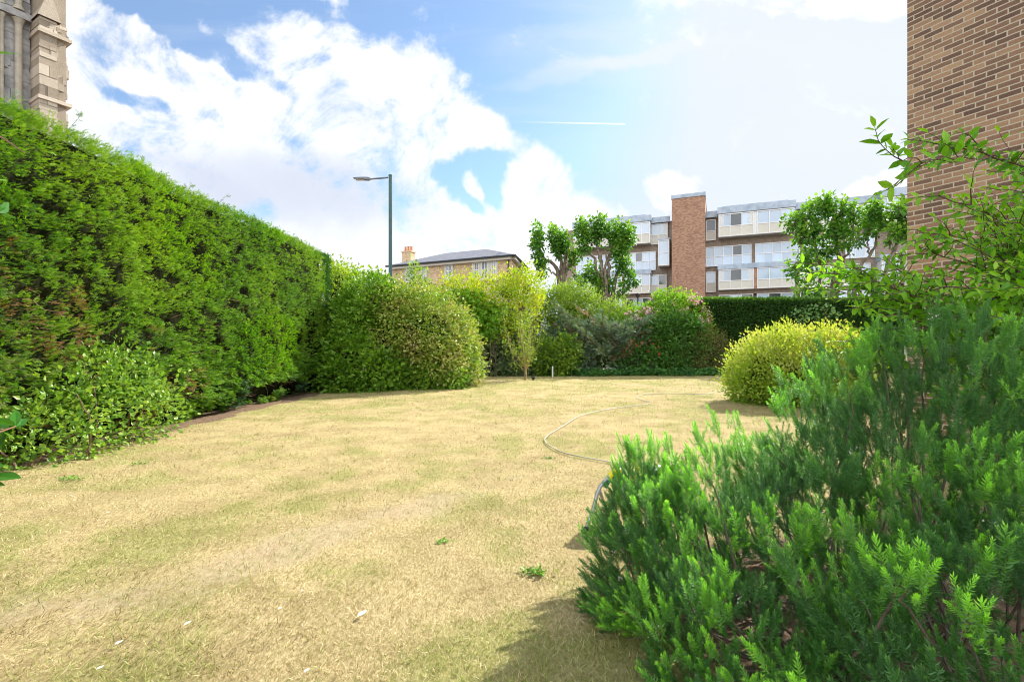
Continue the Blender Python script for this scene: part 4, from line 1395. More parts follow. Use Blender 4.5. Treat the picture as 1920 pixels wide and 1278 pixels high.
# ------------------------------------------------------------------ apartment block
def apartments():
    A0 = np.array([15.6, 54.0])
    ex = np.array([.9205, -.391])
    nn = np.array([-.391, -.9205])
    base = np.array([24.0, 52.0, 0])
    root = thing('apartment_block', 'long four-storey apartment block with white framed windows, cream panels and lead-clad bays', 'apartment block', base)
    brown = brick_mat('brown_brick', (.25, .19, .15), (.33, .26, .21), (.39, .32, .26), (.38, .34, .29), ux=tuple(ex), ms=.012)
    orange = brick_mat('tower_brick', (.26, .14, .10), (.42, .24, .16), (.50, .31, .21), (.45, .33, .24), ux=tuple(ex), ms=.010)
    leadm = simple_mat('lead_cladding', (.44, .52, .62), .5, scale=1.6, col2=(.30, .37, .46), metal=.1)
    white = simple_mat('white_frame', (.80, .80, .80), .4, var=.04)
    cream = simple_mat('cream_panel', (.64, .62, .55), .6, var=.06, scale=1.5)
    soff = simple_mat('soffit_grey', (.34, .31, .27), .8, var=.1)
    glass = glass_mat('apartment_glass', (.36, .46, .58), streak=.3)  # pale blue sky reflection put into the pane colour
    dglass = glass_mat('dark_glass', (.03, .04, .045), streak=.1)
    curt = simple_mat('net_curtain', (.75, .76, .76), .8, var=.1, scale=5)
    M = lambda v: np.concatenate([A0 + v[:, :1] * ex + v[:, 1:2] * nn, v[:, 2:3]], 1)

    def U(px, w=0.0):
        a = (px - 960) / F
        o = A0 + nn * w
        u, t = np.linalg.solve(np.array([[ex[0], -a], [ex[1], -1]]), -o)
        return u

    r = np.random.default_rng(50)
    UL, UR = U(1057), U(1760)
    WB = 1.0
    # main body
    Bag().box((UL, -9, 0), (UR, -.12, 15.25), None, M).build('wall', brown, root, base, attrs=False)

    def window(u0, u1, z0, z1, w, cols, rows=1, dark=(), panel=0.0, cur=()):
        """a strip of glazing with its white frame, panes and spandrel panels"""
        f = Bag()
        th, pr = .075, .07
        cols_u = np.linspace(u0, u1, cols + 1)
        f.box((u0, w, z0), (u0 + th, w + pr, z1), None, M).box((u1 - th, w, z0), (u1, w + pr, z1), None, M)
        f.box((u0 + th, w, z1 - th), (u1 - th, w + pr, z1), None, M).box((u0 + th, w, z0), (u1 - th, w + pr, z0 + th), None, M)
        for c in cols_u[1:-1]:
            f.box((c - th / 2, w, z0 + th), (c + th / 2, w + pr, z1 - th), None, M)
        zp = z0 + panel
        hz = []
        if panel: hz.append(zp)
        for k in range(1, rows): hz.append(zp + (z1 - zp) * k / rows)
        for h in hz:
            for i in range(cols):
                f.box((cols_u[i] + th * (1 if i == 0 else .5), w, h - th / 2), (cols_u[i + 1] - th * (1 if i == cols - 1 else .5), w + pr - .004, h + th / 2), None, M)
        fo = f.build('window', white, root, base, attrs=False)
        for i in range(cols):
            for k in range(rows):
                za = zp + (z1 - zp) * k / rows + th / 2
                zb = zp + (z1 - zp) * (k + 1) / rows - th / 2
                key = (i, k)
                Bag().box((cols_u[i] + th / 2, w - .03, za), (cols_u[i + 1] - th / 2, w + .012, zb), r.random(), M).build('pane', dglass if key in dark or i in dark else glass, fo, base)
        if panel:
            for i in range(cols):
                Bag().box((cols_u[i] + th / 2, w - .03, z0 + th / 2), (cols_u[i + 1] - th / 2, w + .03, zp - th / 2), None, M).build('panel', cream, fo, base, attrs=False)
        for i, s in cur:
            ua, ub = cols_u[i] + th, cols_u[i + 1] - th
            uc = ua + (ub - ua) * .5
            k = Bag()
            lo, hi = (ua, uc) if s < 0 else (uc, ub)
            for q in range(5):
                a_ = lo + (hi - lo) * q / 5
                k.box((a_, w + .014, zp + th), (a_ + (hi - lo) / 6, w + .02 + .01 * (q % 2), z1 - th), None, M)
            k.build('curtain', curt, fo, base, attrs=False)

    # levels
    zP1, zP0 = 15.85, 15.2           # bay parapet
    zw3t, zw3b, zp3b = 15.12, 13.85, 12.8
    z2t, z2b = 12.02, 9.92
    zl1t, zl1b = 9.90, 9.40
    z1t, z1b, zp1b = 9.38, 8.2, 7.3
    zgt, zgb = 6.85, 5.6

    def bay(u0, u1, w, cols, cols1, dark3=(), dark1=(), cur3=(), cur1=()):
        Bag().box((u0, -.1, zp3b), (u1, w - .04, zP0 - .005), None, M).build('bay', white, root, base, attrs=False)
        Bag().box((u0 - .1, -.1, zP0), (u1 + .1, w + .12, zP1), None, M).box((u0 + .3, -.4, zP1), (u1 - .5, w - .2, zP1 + .16), None, M).build('parapet', leadm, root, base, attrs=False)
        Bag().box((u0 + .02, -.1, zp3b - .06), (u1 - .02, w + .02, zp3b - .003), None, M).build('soffit', soff, root, base, attrs=False)
        Bag().box((u0, -.1, zp1b), (u1, w - .04, zl1b - .005), None, M).build('bay', white, root, base, attrs=False)
        Bag().box((u0 - .08, -.1, zl1b), (u1 + .08, w + .12, zl1t), None, M).build('bay_roof', leadm, root, base, attrs=False)
        uu = np.linspace(u0, u1, len(cols) + 1)
        for i in range(len(cols)):
            a_, b_ = uu[i] + (.02 if i == 0 else .16), uu[i + 1] - (.02 if i == len(cols) - 1 else .16)
            window(a_, b_, zp3b, zw3t, w, cols[i], 1, dark3 if i == 0 else (), zw3b - zp3b, cur3 if i == 0 else ())
            window(a_, b_, zp1b, z1t, w, cols1[i], 1, dark1 if i == 0 else (), z1b - zp1b, cur1 if i == 0 else ())
            if i: Bag().box((uu[i] - .13, w - .038, zp1b), (uu[i] + .13, w + .03, z1t), None, M).build('pier', orange, root, base, attrs=False)
            window(a_, b_, zgb, zgt, .35, cols[i], 1, {0, 2} if i % 2 == 0 else {1}, 0)
        Bag().box((u0, -.1, 0), (u1, .30, zgb - .03), None, M).box((u0, -.1, zgt + .02), (u1, .32, zp1b - .01), None, M).build('wall', brown, root, base, attrs=False)

    # left range
    bay(U(1075, WB), U(1219, WB), WB, [3, 3, 3], [3, 3, 3], (), (1,), (), ())
    # second-floor glazing, left
    e = U(1231)
    for i in range(3):
        a_ = U(1080) + (e - U(1080)) * i / 3
        b_ = U(1080) + (e - U(1080)) * (i + 1) / 3
        window(a_ + .05, b_ - .08, z2b, z2t, .0, 4, 2, {(1, 1)} if i == 2 else ())
    window(U(1219.8, .05), U(1252), zp3b - .05, zw3t - .1, .05, 2, 1, (), 1.05, ((1, 1),))
    window(U(1219.8, .05), U(1250), zp1b, z1t, .05, 2, 1, {1}, .95, ())
    Bag().box((U(1210), -.1, 15.1), (U(1256), .35, 15.7), None, M).build('parapet', leadm, root, base, attrs=False)
    # small oriel beside the tower
    oa, ob = U(1234, 1.3), U(1255, 1.3)
    Bag().box((oa, .0, 10.15), (ob, 1.26, 12.95), None, M).build('oriel', white, root, base, attrs=False)
    Bag().box((oa - .05, .0, 12.95), (ob + .05, 1.36, 13.1), None, M).build('oriel_roof', leadm, root, base, attrs=False)
    Bag().box((oa + .02, .02, 10.08), (ob - .02, 1.24, 10.147), None, M).build('soffit', soff, root, base, attrs=False)
    window(oa + .03, ob - .03, 10.17, 12.93, 1.26, 1, 2, ())
    # tower
    t0, t1 = U(1259.6, 1.9), U(1322, 1.9)
    tw = Bag().box((t0, -6, 0), (t1, 1.9, 17.05), None, M).build('stair_tower', orange, root, base, attrs=False)
    Bag().box((t0 - .06, -6.06, 17.05), (t1 + .06, 1.97, 17.42), None, M).build('tower_cap', leadm, tw, base, attrs=False)
    # right range
    window(U(1323.5, .05), U(1342, .05), zp3b - .1, zw3t - .2, .05, 1, 1, {0}, 1.0)
    window(U(1323.5, .05), U(1342, .05), zp1b - .1, z1t, .05, 1, 1, (), 1.0)
    Bag().box((U(1320), -.1, 15.1), (U(1350), .35, 15.75), None, M).build('parapet', leadm, root, base, attrs=False)
    bay(U(1347, WB), U(1490, WB), WB, [3, 3], [3, 3], {1}, {1}, ((0, -1), (2, 1)), ((0, -1), (2, 1)))
    window(U(1323, 0), U(1409, 0), z2b, z2t, .0, 5, 2, {(3, 1)})
    window(U(1416, 0), U(1500, 0), z2b, z2t, .0, 5, 2, ())
    window(U(1505, 0), U(1575, 0), z2b, z2t, .0, 4, 2, ())
    window(U(1585, 0), U(1640, 0), z2b, z2t, .0, 3, 2, ())
    window(U(1500, .05), U(1560, .05), zp3b, zw3t, .05, 4, 1, (), 1.0)
    window(U(1570, .05), U(1640, .05), zp3b, zw3t, .05, 4, 1, (), 1.0)
    window(U(1500, .05), U(1560, .05), zp1b, z1t, .05, 4, 1, (), 1.0)
    window(U(1570, .05), U(1632, .05), zp1b, z1t, .05, 4, 1, {2}, 1.0)
    Bag().box((U(1486), -.1, 15.1), (U(1650), .35, 15.75), None, M).build('parapet', leadm, root, base, attrs=False)
    bay(U(1652, WB + .3), U(1730, WB + .3), WB + .3, [3, 2], [3, 2], (), {1}, (), ())
    for a_, b_ in ((1500, 1545), (1560, 1600), (1606, 1640)):
        window(U(a_), U(b_), zgb, zgt, .05, 3, 1, {0, 2}, 0)


apartments()

# little lantern post in the street
lp = np.array([(1196 - 960) / F * 34, 34, 0])
root = thing('lantern_post', 'small black post lantern peeping over the shrubs in front of the apartments', 'street lamp', lp)
blk = simple_mat('black_iron', (.03, .03, .035), .5, var=.1)
zt = P(0, 549, 34)[2]
Bag().tube([lp, lp + [0, 0, zt - .35]], .05, 8).build('pole', blk, root, lp, attrs=False)
Bag().tube([lp + [0, 0, zt - .35], lp + [0, 0, zt - .1], lp + [0, 0, zt - .08], lp + [0, 0, zt]], [.09, .17, .22, .03], 8).build('lantern', blk, root, lp, attrs=False)

# ------------------------------------------------------------------ church tower corner, far left
def church():
    r = np.random.default_rng(60)
    D = 22.0
    c0 = np.array([(64 - 960) / F * D, D])
    dx = norm(np.array([.505, .863]))
    nn = norm(np.array([.863, -.505]))
    base = np.array([c0[0], c0[1], 0])
    root = thing('church_tower', 'weathered grey stone church tower with a stepped buttress and slim shafts', 'church', base)
    st, t = new_mat('ragstone')
    geo = t.n('ShaderNodeNewGeometry')
    at = t.n('ShaderNodeAttribute', attribute_name='rnd')
    n1 = t.noise(geo.outputs['Position'], 2.5, 6, .65).outputs['Fac']
    n2 = t.noise(geo.outputs['Position'], 18, 6, .7).outputs['Fac']
    f = t.m('ADD', t.m('MULTIPLY', at.outputs['Fac'], .55), t.m('MULTIPLY', t.m('ADD', n1, n2), .28))
    col = t.ramp(f, [(.15, (.17, .14, .11)), (.4, (.36, .30, .23)), (.65, (.52, .45, .36)), (.9, (.66, .58, .48))])
    pb = t.n('ShaderNodeBsdfPrincipled')
    t.l(col, pb.inputs['Base Color'])
    pb.inputs['Roughness'].default_value = .9
    bp = t.n('ShaderNodeBump')
    bp.inputs['Strength'].default_value = .9
    bp.inputs['Distance'].default_value = .05
    t.l(t.m('ADD', n2, t.m('MULTIPLY', n1, .5)), bp.inputs['Height'])
    t.l(bp.outputs[0], pb.inputs['Normal'])
    o = t.n('ShaderNodeOutputMaterial')
    t.l(pb.outputs[0], o.inputs[0])
    M = lambda v: np.concatenate([c0 + v[:, :1] * dx + v[:, 1:2] * nn, v[:, 2:3]], 1)
    wallm = simple_mat('grey_limestone', (.46, .46, .45), .9, scale=2.2, col2=(.26, .26, .26), bump=.7, bscale=9)
    shaft = simple_mat('dressed_stone', (.46, .42, .34), .85, scale=3, var=.25, bump=.3)

    def courses(bag, u0, u1, w0, w1, z0, z1, hmin, hmax, wmin, wmax, jit):
        z = z0
        while z < z1:
            h = r.uniform(hmin, hmax)
            u = u0
            while u < u1 - .05:
                w = min(r.uniform(wmin, wmax), u1 - u)
                if u1 - u - w < wmin * .5: w = u1 - u
                g = .012
                j = r.normal(0, jit)
                last = u + w >= u1 - 1e-6
                bag.box((u + g * .5 + (0 if u > u0 else r.normal(0, jit * .5)), w0, z + g * .5), (u + w - g * .5 + (r.normal(0, jit * 1.2) if last else 0), w1 + j, min(z + h, z1) - g * .5), r.random(), M)
                u += w
            z += h
    Lb = 1.0
    b = Bag()
    b.box((.05, -.9, 0), (Lb - .05, .52, 24), .2, M)
    courses(b, 0, Lb * .62, -.5, .62, 3, 16.3, .16, .5, .25, .65, .02)
    courses(b, Lb * .62, Lb, -.9, .50, 3, 16.3, .16, .42, .18, .4, .035)
    for z0 in (9.6, 12.6, 15.6):
        b.box((-.05, -.5, z0), (Lb + .12, .70, z0 + .16), r.random(), M)
    courses(b, 0.12, Lb * .8, -.5, .40, 16.3, 23.5, .2, .5, .25, .6, .02)
    b.build('buttress', st, root, base)
    # gablet on the buttress
    v = np.array([[-.08, .74, 16.3], [Lb * .72, .74, 16.3], [Lb * .32, .74, 17.6], [-.08, -.3, 16.3], [Lb * .72, -.3, 16.3], [Lb * .32, -.3, 17.6]])
    make_obj('gablet', M(v), [np.array([[0, 3, 5, 2], [1, 2, 5, 4]]), np.array([[0, 1, 2], [3, 5, 4]])], st, root, base, rnd=np.full(6, .5))
    b = Bag()
    b.box((-7, -2.6, 0), (-.0, -.56, 24), .3, M)
    courses(b, -6, 0, -.6, -.5, 6, 23.5, .25, .5, .4, .9, .012)
    b.build('wall', wallm, root, base)
    b = Bag()
    for u, rad in ((-.42, .13), (-.95, .07), (-1.3, .12)):
        for zz0, zz1 in ((11.1, 16.2), (16.6, 22)):
            p0, p1 = M(np.array([[u, -.36, zz0]]))[0], M(np.array([[u, -.36, zz1]]))[0]
            b.tube([p0, p0 + [0, 0, .12], p0 + [0, 0, .2], p1 - [0, 0, .25], p1 - [0, 0, .1], p1], [rad * 1.7, rad * 1.5, rad, rad, rad * 1.4, rad * 1.8], 14, .5)
    b.build('shaft', shaft, root, base, attrs=False, smooth=False)
    for q0, q1 in (((-6, -.5, 10.75), (0, -.15, 11.1)), ((-6, -.5, 16.25), (0, -.2, 16.55)), ((-6, -.5, 13.9), (-.75, -.42, 14.05))):
        Bag().box(q0, q1, .5, M).build('string_course', wallm, root, base, attrs=False)
    # dark louvred lancet between shafts
    Bag().box((-2.4, -.499, 11.2), (-1.5, -.49, 16), None, M).build('window', simple_mat('dark_lancet', (.03, .035, .045), .5), root, base, attrs=False)


church()

# ------------------------------------------------------------------ near brick building, right
def near_building():
    c = np.array([(1701 - 960) / F * 7.0, 7.0])
    dx = norm(np.array([.49, -.872]))      # along the visible wall toward the camera
    bk = np.array([.872, .49])
    base = np.array([c[0] + 3, c[1] - 1, 0])
    root = thing('brick_building', 'near brown brick building wall with pale mortar filling the right edge', 'building', base)
    bm = brick_mat('multi_brown_brick', (.13, .078, .06), (.28, .17, .11), (.45, .29, .175), (.56, .48, .37), bw=.218, bh=.070, ms=.015, ux=tuple(dx), bias=.03)
    M = lambda v: np.concatenate([c + v[:, :1] * dx + v[:, 1:2] * bk, v[:, 2:3]], 1)
    Bag().box((0, 0, 0), (4.2, 8, 9.5), None, M).build('wall', bm, root, base, attrs=False)
    wh = simple_mat('white_downpipe', (.75, .74, .72), .4, var=.05)
    p = M(np.array([[-.05, .12, 0]]))[0]
    zt = 1.5 + (648 - 470) / F * 7.1
    Bag().tube([p + [0, 0, 1.2], p + [0, 0, zt]], .03, 10).build('downpipe', wh, root, base, attrs=False)


near_building()

# ------------------------------------------------------------------ rosemary
def rosemary():
    r = np.random.default_rng(70)
    base = np.array([2.0, 2.4, 0])
    root = thing('rosemary_bush', 'huge sprawling rosemary bush with needle leaves filling the lower right corner', 'shrub', base)

    def shoot(L=1.0, n=84, seed=0, nl=.15):
        q = np.random.default_rng(seed)
        vs, fq, ft, tp = [], [], [], []
        for k in range(n):
            t_ = (k / n) ** .85
            x = t_ * L
            a = k * 2.39996 + q.normal(0, .25)
            el = (1.30 - .80 * t_ ** 2) + q.normal(0, .14)       # angle away from the stem
            ln = nl * (1.0 - .35 * t_ ** 3) * q.uniform(.8, 1.15)
            if t_ < .15: ln *= .8
            rad = np.array([0, math.cos(a), math.sin(a)])
            d0 = np.array([math.cos(el), 0, 0]) + rad * math.sin(el)
            d1 = norm(d0 + np.array([.45, 0, 0]))
            sd = norm(np.cross(d0, rad + np.array([.3, .1, 0])))
            w = .0150 * q.uniform(.9, 1.3)
            p0 = np.array([x, 0, 0]) + rad * .008
            p1 = p0 + d0 * ln * .55
            p2 = p1 + d1 * ln * .45
            i = len(vs)
            vs += [p0 + sd * w * .6, p0 - sd * w * .6, p1 - sd * w, p1 + sd * w, p2]
            fq.append([i, i + 1, i + 2, i + 3])
            ft.append([i + 3, i + 2, i + 4])
            tp += [t_ * .8 + .1 * (q.random())] * 5
        # stem
        i = len(vs)
        for xx, rr in ((0, .014), (.6 * L, .010), (L, .004)):
            for a in (0, 2.09, 4.19):
                vs.append(np.array([xx, rr * math.cos(a), rr * math.sin(a)]))
                tp.append(.1 + .6 * xx)
        for s in range(2):
            for j in range(3):
                fq.append([i + s * 3 + j, i + s * 3 + (j + 1) % 3, i + s * 3 + 3 + (j + 1) % 3, i + s * 3 + 3 + j])
        return np.array(vs), [np.array(fq), np.array(ft)], np.array(tp)
    tms = [shoot(seed=s, n=n_, nl=nl_) for s, n_, nl_ in ((1, 58, .20), (2, 66, .18), (3, 50, .235), (4, 74, .165))]
    ell = np.array([(2.35, 2.65, .35, 1.08, .95, 1.24), (1.55, 2.75, .10, 1.0, .80, .95), (1.85, 1.72, .12, 1.0, .74, .90), (3.0, 2.1, .3, 1.0, 1.0, 1.3),
                    (1.0, 2.80, .22, .56, .50, .58), (.83, 3.0, .42, .30, .30, .44), (1.05, 2.2, .10, .50, .50, .42), (1.95, 3.1, .45, .55, .5, .85)])
    area = np.array([1.5, 1.25, 1.45, .35, .6, .22, .35, .4])
    K = len(ell)
    N = 15000
    idx = r.choice(K, N, p=area / area.sum())
    dv = norm(r.normal(0, 1, (N, 3)))
    fr = 1.03 - .42 * r.random(N) ** 1.5
    c = ell[idx, :3] + dv * ell[idx, 3:] * fr[:, None]
    nr = norm(dv / ell[idx, 3:])
    ins = np.zeros(N, bool)
    for k in range(K):
        q = (((c - ell[k, :3]) / ell[k, 3:]) ** 2).sum(1)
        ins |= (q < .50) & (idx != k)
    ok = (~ins) & (c[:, 2] > .05) & (c[:, 0] < 3.3) & (np.hypot(c[:, 0], c[:, 1]) > 1.1) & (c[:, 0] < 1.22 * c[:, 1] + .35)
    # gaps showing the woody inside
    gap = fbm(c[:, 0] * 2.6 + c[:, 1] * .6, c[:, 2] * 3.4 + c[:, 1] * .8, 77, 3)
    tuft = fbm(c[:, 0] * 6.5 + c[:, 1] * 2.5, c[:, 2] * 6.5 + c[:, 1] * 4.0, 83, 2)
    ok &= ((gap < .60) & (tuft > .40)) | (fr < .80)
    c = c + nr * (np.clip(tuft - .45, -.1, .3) * .30)[:, None]
    c, nr, fr = c[ok], nr[ok], fr[ok]
    cell = {}
    keep = []
    for i in range(len(c)):
        q = tuple((c[i] / .072).astype(int))
        if cell.get(q, 0) < 1:
            cell[q] = 1
            keep.append(i)
    c, nr, fr = c[keep][:3400], nr[keep][:3400], fr[keep][:3400]
    print('rosemary plumes', len(c))
    wood = Bag()
    P_, D_, L_, R_ = [], [], [], []
    fresh = fbm(c[:, 0] * 3 + 9, c[:, 2] * 3 + c[:, 1] * 2, 79, 2)
    for i in range(len(c)):
        d0 = norm(nr[i] * .80 + np.array([-.05, 0, .95]) + r.normal(0, .16, 3))
        tip = c[i]
        outer = np.clip((fr[i] - .80) / .2, 0, 1)
        cr = np.clip((fresh[i] - .5) * 2.6 + .50 + .30 * (tip[1] < 2.2) + .15 * (tip[2] < .9) + r.normal(0, .2), 0, 1) * (.2 + .8 * outer)
        ns = r.integers(3, 6)
        mainL = r.uniform(.09, .16)
        P_.append(tip - d0 * mainL * .5); D_.append(d0); L_.append(mainL); R_.append(cr)
        for s in range(ns):
            dd = norm(d0 + r.normal(0, .30, 3) + [0, 0, .12])
            b0 = tip - d0 * r.uniform(.01, .14) + r.normal(0, .014, 3)
            P_.append(b0); D_.append(dd); L_.append(r.uniform(.055, .130)); R_.append(np.clip(cr + r.normal(0, .12), 0, 1))
        if i % 15 == 0:
            k = np.argmin(((ell[:, :2] - tip[:2]) ** 2).sum(1))
            root_p = np.array([base[0] * .4 + ell[k, 0] * .6, base[1] * .4 + ell[k, 1] * .6, .02]) + r.normal(0, .12, 3) * [1, 1, 0]
            s0 = tip - d0 * .13
            mid = root_p * .4 + s0 * .6 - np.array([0, 0, .12]) + r.normal(0, .05, 3)
            pts = curve([root_p, mid, s0, tip], 12, .006, r)
            wood.tube(pts, np.linspace(r.uniform(.005, .010), .0020, len(pts)), 5, .5, False)
            for s in range(6):
                q = pts[int(r.uniform(.4, .95) * (len(pts) - 1))]
                P_.append(q); D_.append(norm(norm(tip - mid) * .4 + r.normal(0, .6, 3) + [0, 0, .4])); L_.append(r.uniform(.06, .10)); R_.append(r.random() * .2)
    P_, D_, L_, R_ = np.array(P_), np.array(D_), np.array(L_), np.array(R_)
    print('rosemary shoots', len(P_))
    open('/tmp/cnt.txt', 'w').write(str((len(c), len(P_)))) if False else None
    ch = r.integers(0, 4, len(P_))
    bag = Bag()
    for q in range(4):
        k = ch == q
        V, FF, rr, tp = scatter(tms[q], P_[k], frames(D_[k], norm(r.normal(0, 1, (k.sum(), 3)))), L_[k], R_[k])
        bag.add(V, FF, rr, np.clip(tp * (.55 + .75 * rr), 0, 1))
    m = leaf_mat('rosemary_needles', [(.09, .17, .09), (.09, .25, .055), (.17, .41, .05), (.27, .56, .055)], trans=.40, rough=.5, tipc=(.42, .84, .07), under=(.17, .34, .14), patch=.3, ps=1.6, spec=.4,
                 tcol=(1.1, 1.3, .5))
    bag.build('foliage', m, root, base)
    wood.build('woody_stems', simple_mat('rosemary_wood', (.17, .13, .10), .9, scale=30, var=.5, bump=.4), root, base, attrs=False)
    # faded flower heads
    pale = leaf_mat('faded_flowers', [(.38, .28, .22), (.60, .50, .45), (.72, .66, .66)], trans=.2, patch=0, tcol=(1, 1, 1))
    sel = r.choice(len(P_), 150, replace=False)
    pp = np.repeat(P_[sel] + D_[sel] * (L_[sel] * .35)[:, None], 9, 0) + r.normal(0, .013, (150 * 9, 3))
    n = len(pp)
    bag = Bag().add(*scatter(T_leaf(.32, .15), pp, frames(norm(r.normal(0, 1, (n, 3))), norm(r.normal(0, 1, (n, 3)))), r.uniform(.007, .014, n), r.random(n))[:3])
    bag.build('faded_blossoms', pale, root, base)


rosemary()

# ------------------------------------------------------------------ broad-leaved shrub against the near wall
def mock_orange():
    r = np.random.default_rng(80)
    base = np.array([4.4, 3.6, 0])
    root = thing('mock_orange_shrub', 'arching broad-leaved shrub with pointed light green leaves against the near brick wall', 'shrub', base)
    wood, fol = Bag(), Bag()
    PP, DD, UU, LL, RR = [], [], [], [], []

    def leafy(pts, n, L, start=.1, rb=None):
        m_ = len(pts)
        rb = r.random() if rb is None else rb
        for k in range(n):
            t_ = start + (1 - start) * (k + .5) / n
            f_ = t_ * (m_ - 1)
            i = min(int(f_), m_ - 2)
            p = pts[i] + (pts[i + 1] - pts[i]) * (f_ - i)
            tg = norm(pts[i + 1] - pts[i])
            a = (k % 2) * math.pi / 2 + r.normal(0, .3)
            s1 = norm(np.cross(tg, [0, 0, 1.0]))
            s2 = np.cross(tg, s1)
            for sg in (1, -1):
                sd = (s1 * math.cos(a) + s2 * math.sin(a)) * sg
                d = norm(sd * .85 + tg * .6 + np.array([0, 0, -.10]) + r.normal(0, .18, 3))
                PP.append(p); DD.append(d); UU.append(norm(np.array([-.1, -.25, .75]) + tg * .2 + r.normal(0, .5, 3)))
                LL.append(L * r.uniform(.65, 1.15) * (1 - .35 * t_ ** 3)); RR.append(np.clip(rb * .5 + .5 * r.random() + .3 * (t_ > .85), 0, 1))
        PP.append(pts[-1]); DD.append(norm(pts[-1] - pts[-2])); UU.append(np.array([0, 0, 1.0])); LL.append(L * .7); RR.append(.95)

    def branch(ctrl, r0=.008, nl=14, sub=9, L=.085, rb=None):
        pts = curve(ctrl, 18, .008, r)
        wood.tube(pts, np.linspace(r0, .0025, len(pts)), 5, .5, False)
        leafy(pts, max(6, int(nl * .6)), L, .35, rb)
        for s in range(sub):
            t_ = r.uniform(.25, .92)
            i = int(t_ * (len(pts) - 2))
            tg = norm(pts[i + 1] - pts[i])
            d = norm(tg * .8 + r.normal(0, .5, 3) + [0, 0, .08])
            e = pts[i] + d * r.uniform(.16, .42)
            sp_ = curve([pts[i], (pts[i] + e) / 2 + r.normal(0, .02, 3), e], 7, .003, r)
            wood.tube(sp_, np.linspace(.0038, .0015, len(sp_)), 4, .5, False)
            leafy(sp_, r.integers(3, 6), L * .95, .1, rb)
    # the high spray crossing the wall
    branch([base, P(2080, 430, 3.4), P(1990, 335, 2.9), P(1870, 295, 2.8), P(1790, 276, 2.75), P(1702, 262, 2.7)], .009, 60, 9, .088, .2)
    branch([P(1870, 293, 2.8), P(1800, 300, 2.7), P(1700, 300, 2.65), P(1672, 275, 2.6)], .004, 14, 5, .10, .75)
    # layered sprays lower down: list of tip pixels with depth
    tips = [(1688, 372, 3.0), (1850, 352, 3.0), (1890, 372, 2.8), (1700, 430, 3.0), (1716, 455, 2.8), (1690, 478, 2.9), 
            (1830, 420, 2.9), (1880, 440, 3.1), (1512, 512, 3.3), (1508, 540, 3.3), (1540, 500, 3.2), (1575, 498, 3.3), (1560, 560, 3.2), (1600, 530, 3.0), (1640, 505, 3.1), (1660, 550, 2.9),
            (1600, 575, 3.1), (1590, 610, 3.0), (1640, 590, 2.9), (1700, 570, 2.9), (1740, 500, 3.1), (1760, 540, 2.9), (1800, 480, 3.0), (1820, 520, 2.9), (1860, 490, 2.8),
            (1880, 540, 2.8), (1740, 590, 2.9), (1800, 570, 2.9), (1850, 590, 2.8), (1900, 600, 2.8), (1900, 500, 3.2), (1625, 620, 3.2), (1680, 620, 3.1), (1780, 620, 3.2), (1860, 640, 3.2),
            (1560, 640, 3.3), (1850, 320, 3.2), (1900, 340, 3.1), (1840, 465, 3.1), (1650, 535, 3.1), (1620, 560, 3.2), (1560, 530, 3.25), (1720, 550, 3.1), (1910, 420, 3.3), (1950, 470, 3.0), (1960, 560, 3.0), (1590, 660, 3.2), (1895, 395, 3.4)]
    for (x, y, d) in tips:
        e = P(x, y, d)
        far = np.linalg.norm(e - base)
        k = P(min(x + 190, 2000), y + 75 + r.normal(0, 15), d + .25)
        k2 = P(min(x + 80, 1960), y + 12 + r.normal(0, 8), d + .08)
        branch([base + r.normal(0, .08, 3) * [1, 1, 0], base * .45 + k * .55 + [0, 0, .15], k, k2, e], r.uniform(.005, .008), 24, 9, r.uniform(.072, .095))
    # back fill nearer the wall
    for q in range(40):
        e = P(r.uniform(1760, 2000), r.uniform(540, 700), r.uniform(3.3, 4.2))
        k = e * .5 + (base + [0, 0, 1]) * .5 + r.normal(0, .12, 3)
        branch([base + r.normal(0, .08, 3) * [1, 1, 0], k, e], .006, 14, 6, .11)
    for q in range(30):
        e = P(r.uniform(1815, 1990), r.uniform(350, 600), r.uniform(3.1, 3.8))
        k = e * .5 + (base + [0, 0, 1.2]) * .5 + r.normal(0, .12, 3)
        branch([base + r.normal(0, .08, 3) * [1, 1, 0], k, e], .006, 18, 10, .08)
    PP, DD, UU, LL, RR = map(np.array, (PP, DD, UU, LL, RR))
    keep = np.hypot(PP[:, 0], PP[:, 1]) > 1.7
    PP, DD, UU, LL, RR = PP[keep], DD[keep], UU[keep], LL[keep], RR[keep]
    print('mock orange leaves', len(PP))
    bag = Bag().add(*scatter(T_leaf_fine(.21, .05, .14), PP, frames(DD, UU), LL, RR)[:3])
    bag.build('foliage', leaf_mat('mock_orange_leaves', [(.06, .17, .02), (.12, .31, .025), (.23, .48, .03), (.38, .62, .05)], trans=.45, rough=.5, patch=.25, ps=2.0, spec=.3, tcol=(1.15, 1.3, .35)), root, base)
    wood.build('branches', simple_mat('purple_brown_twigs', (.13, .07, .05), .7, var=.3, scale=20), root, base, attrs=False)


mock_orange()

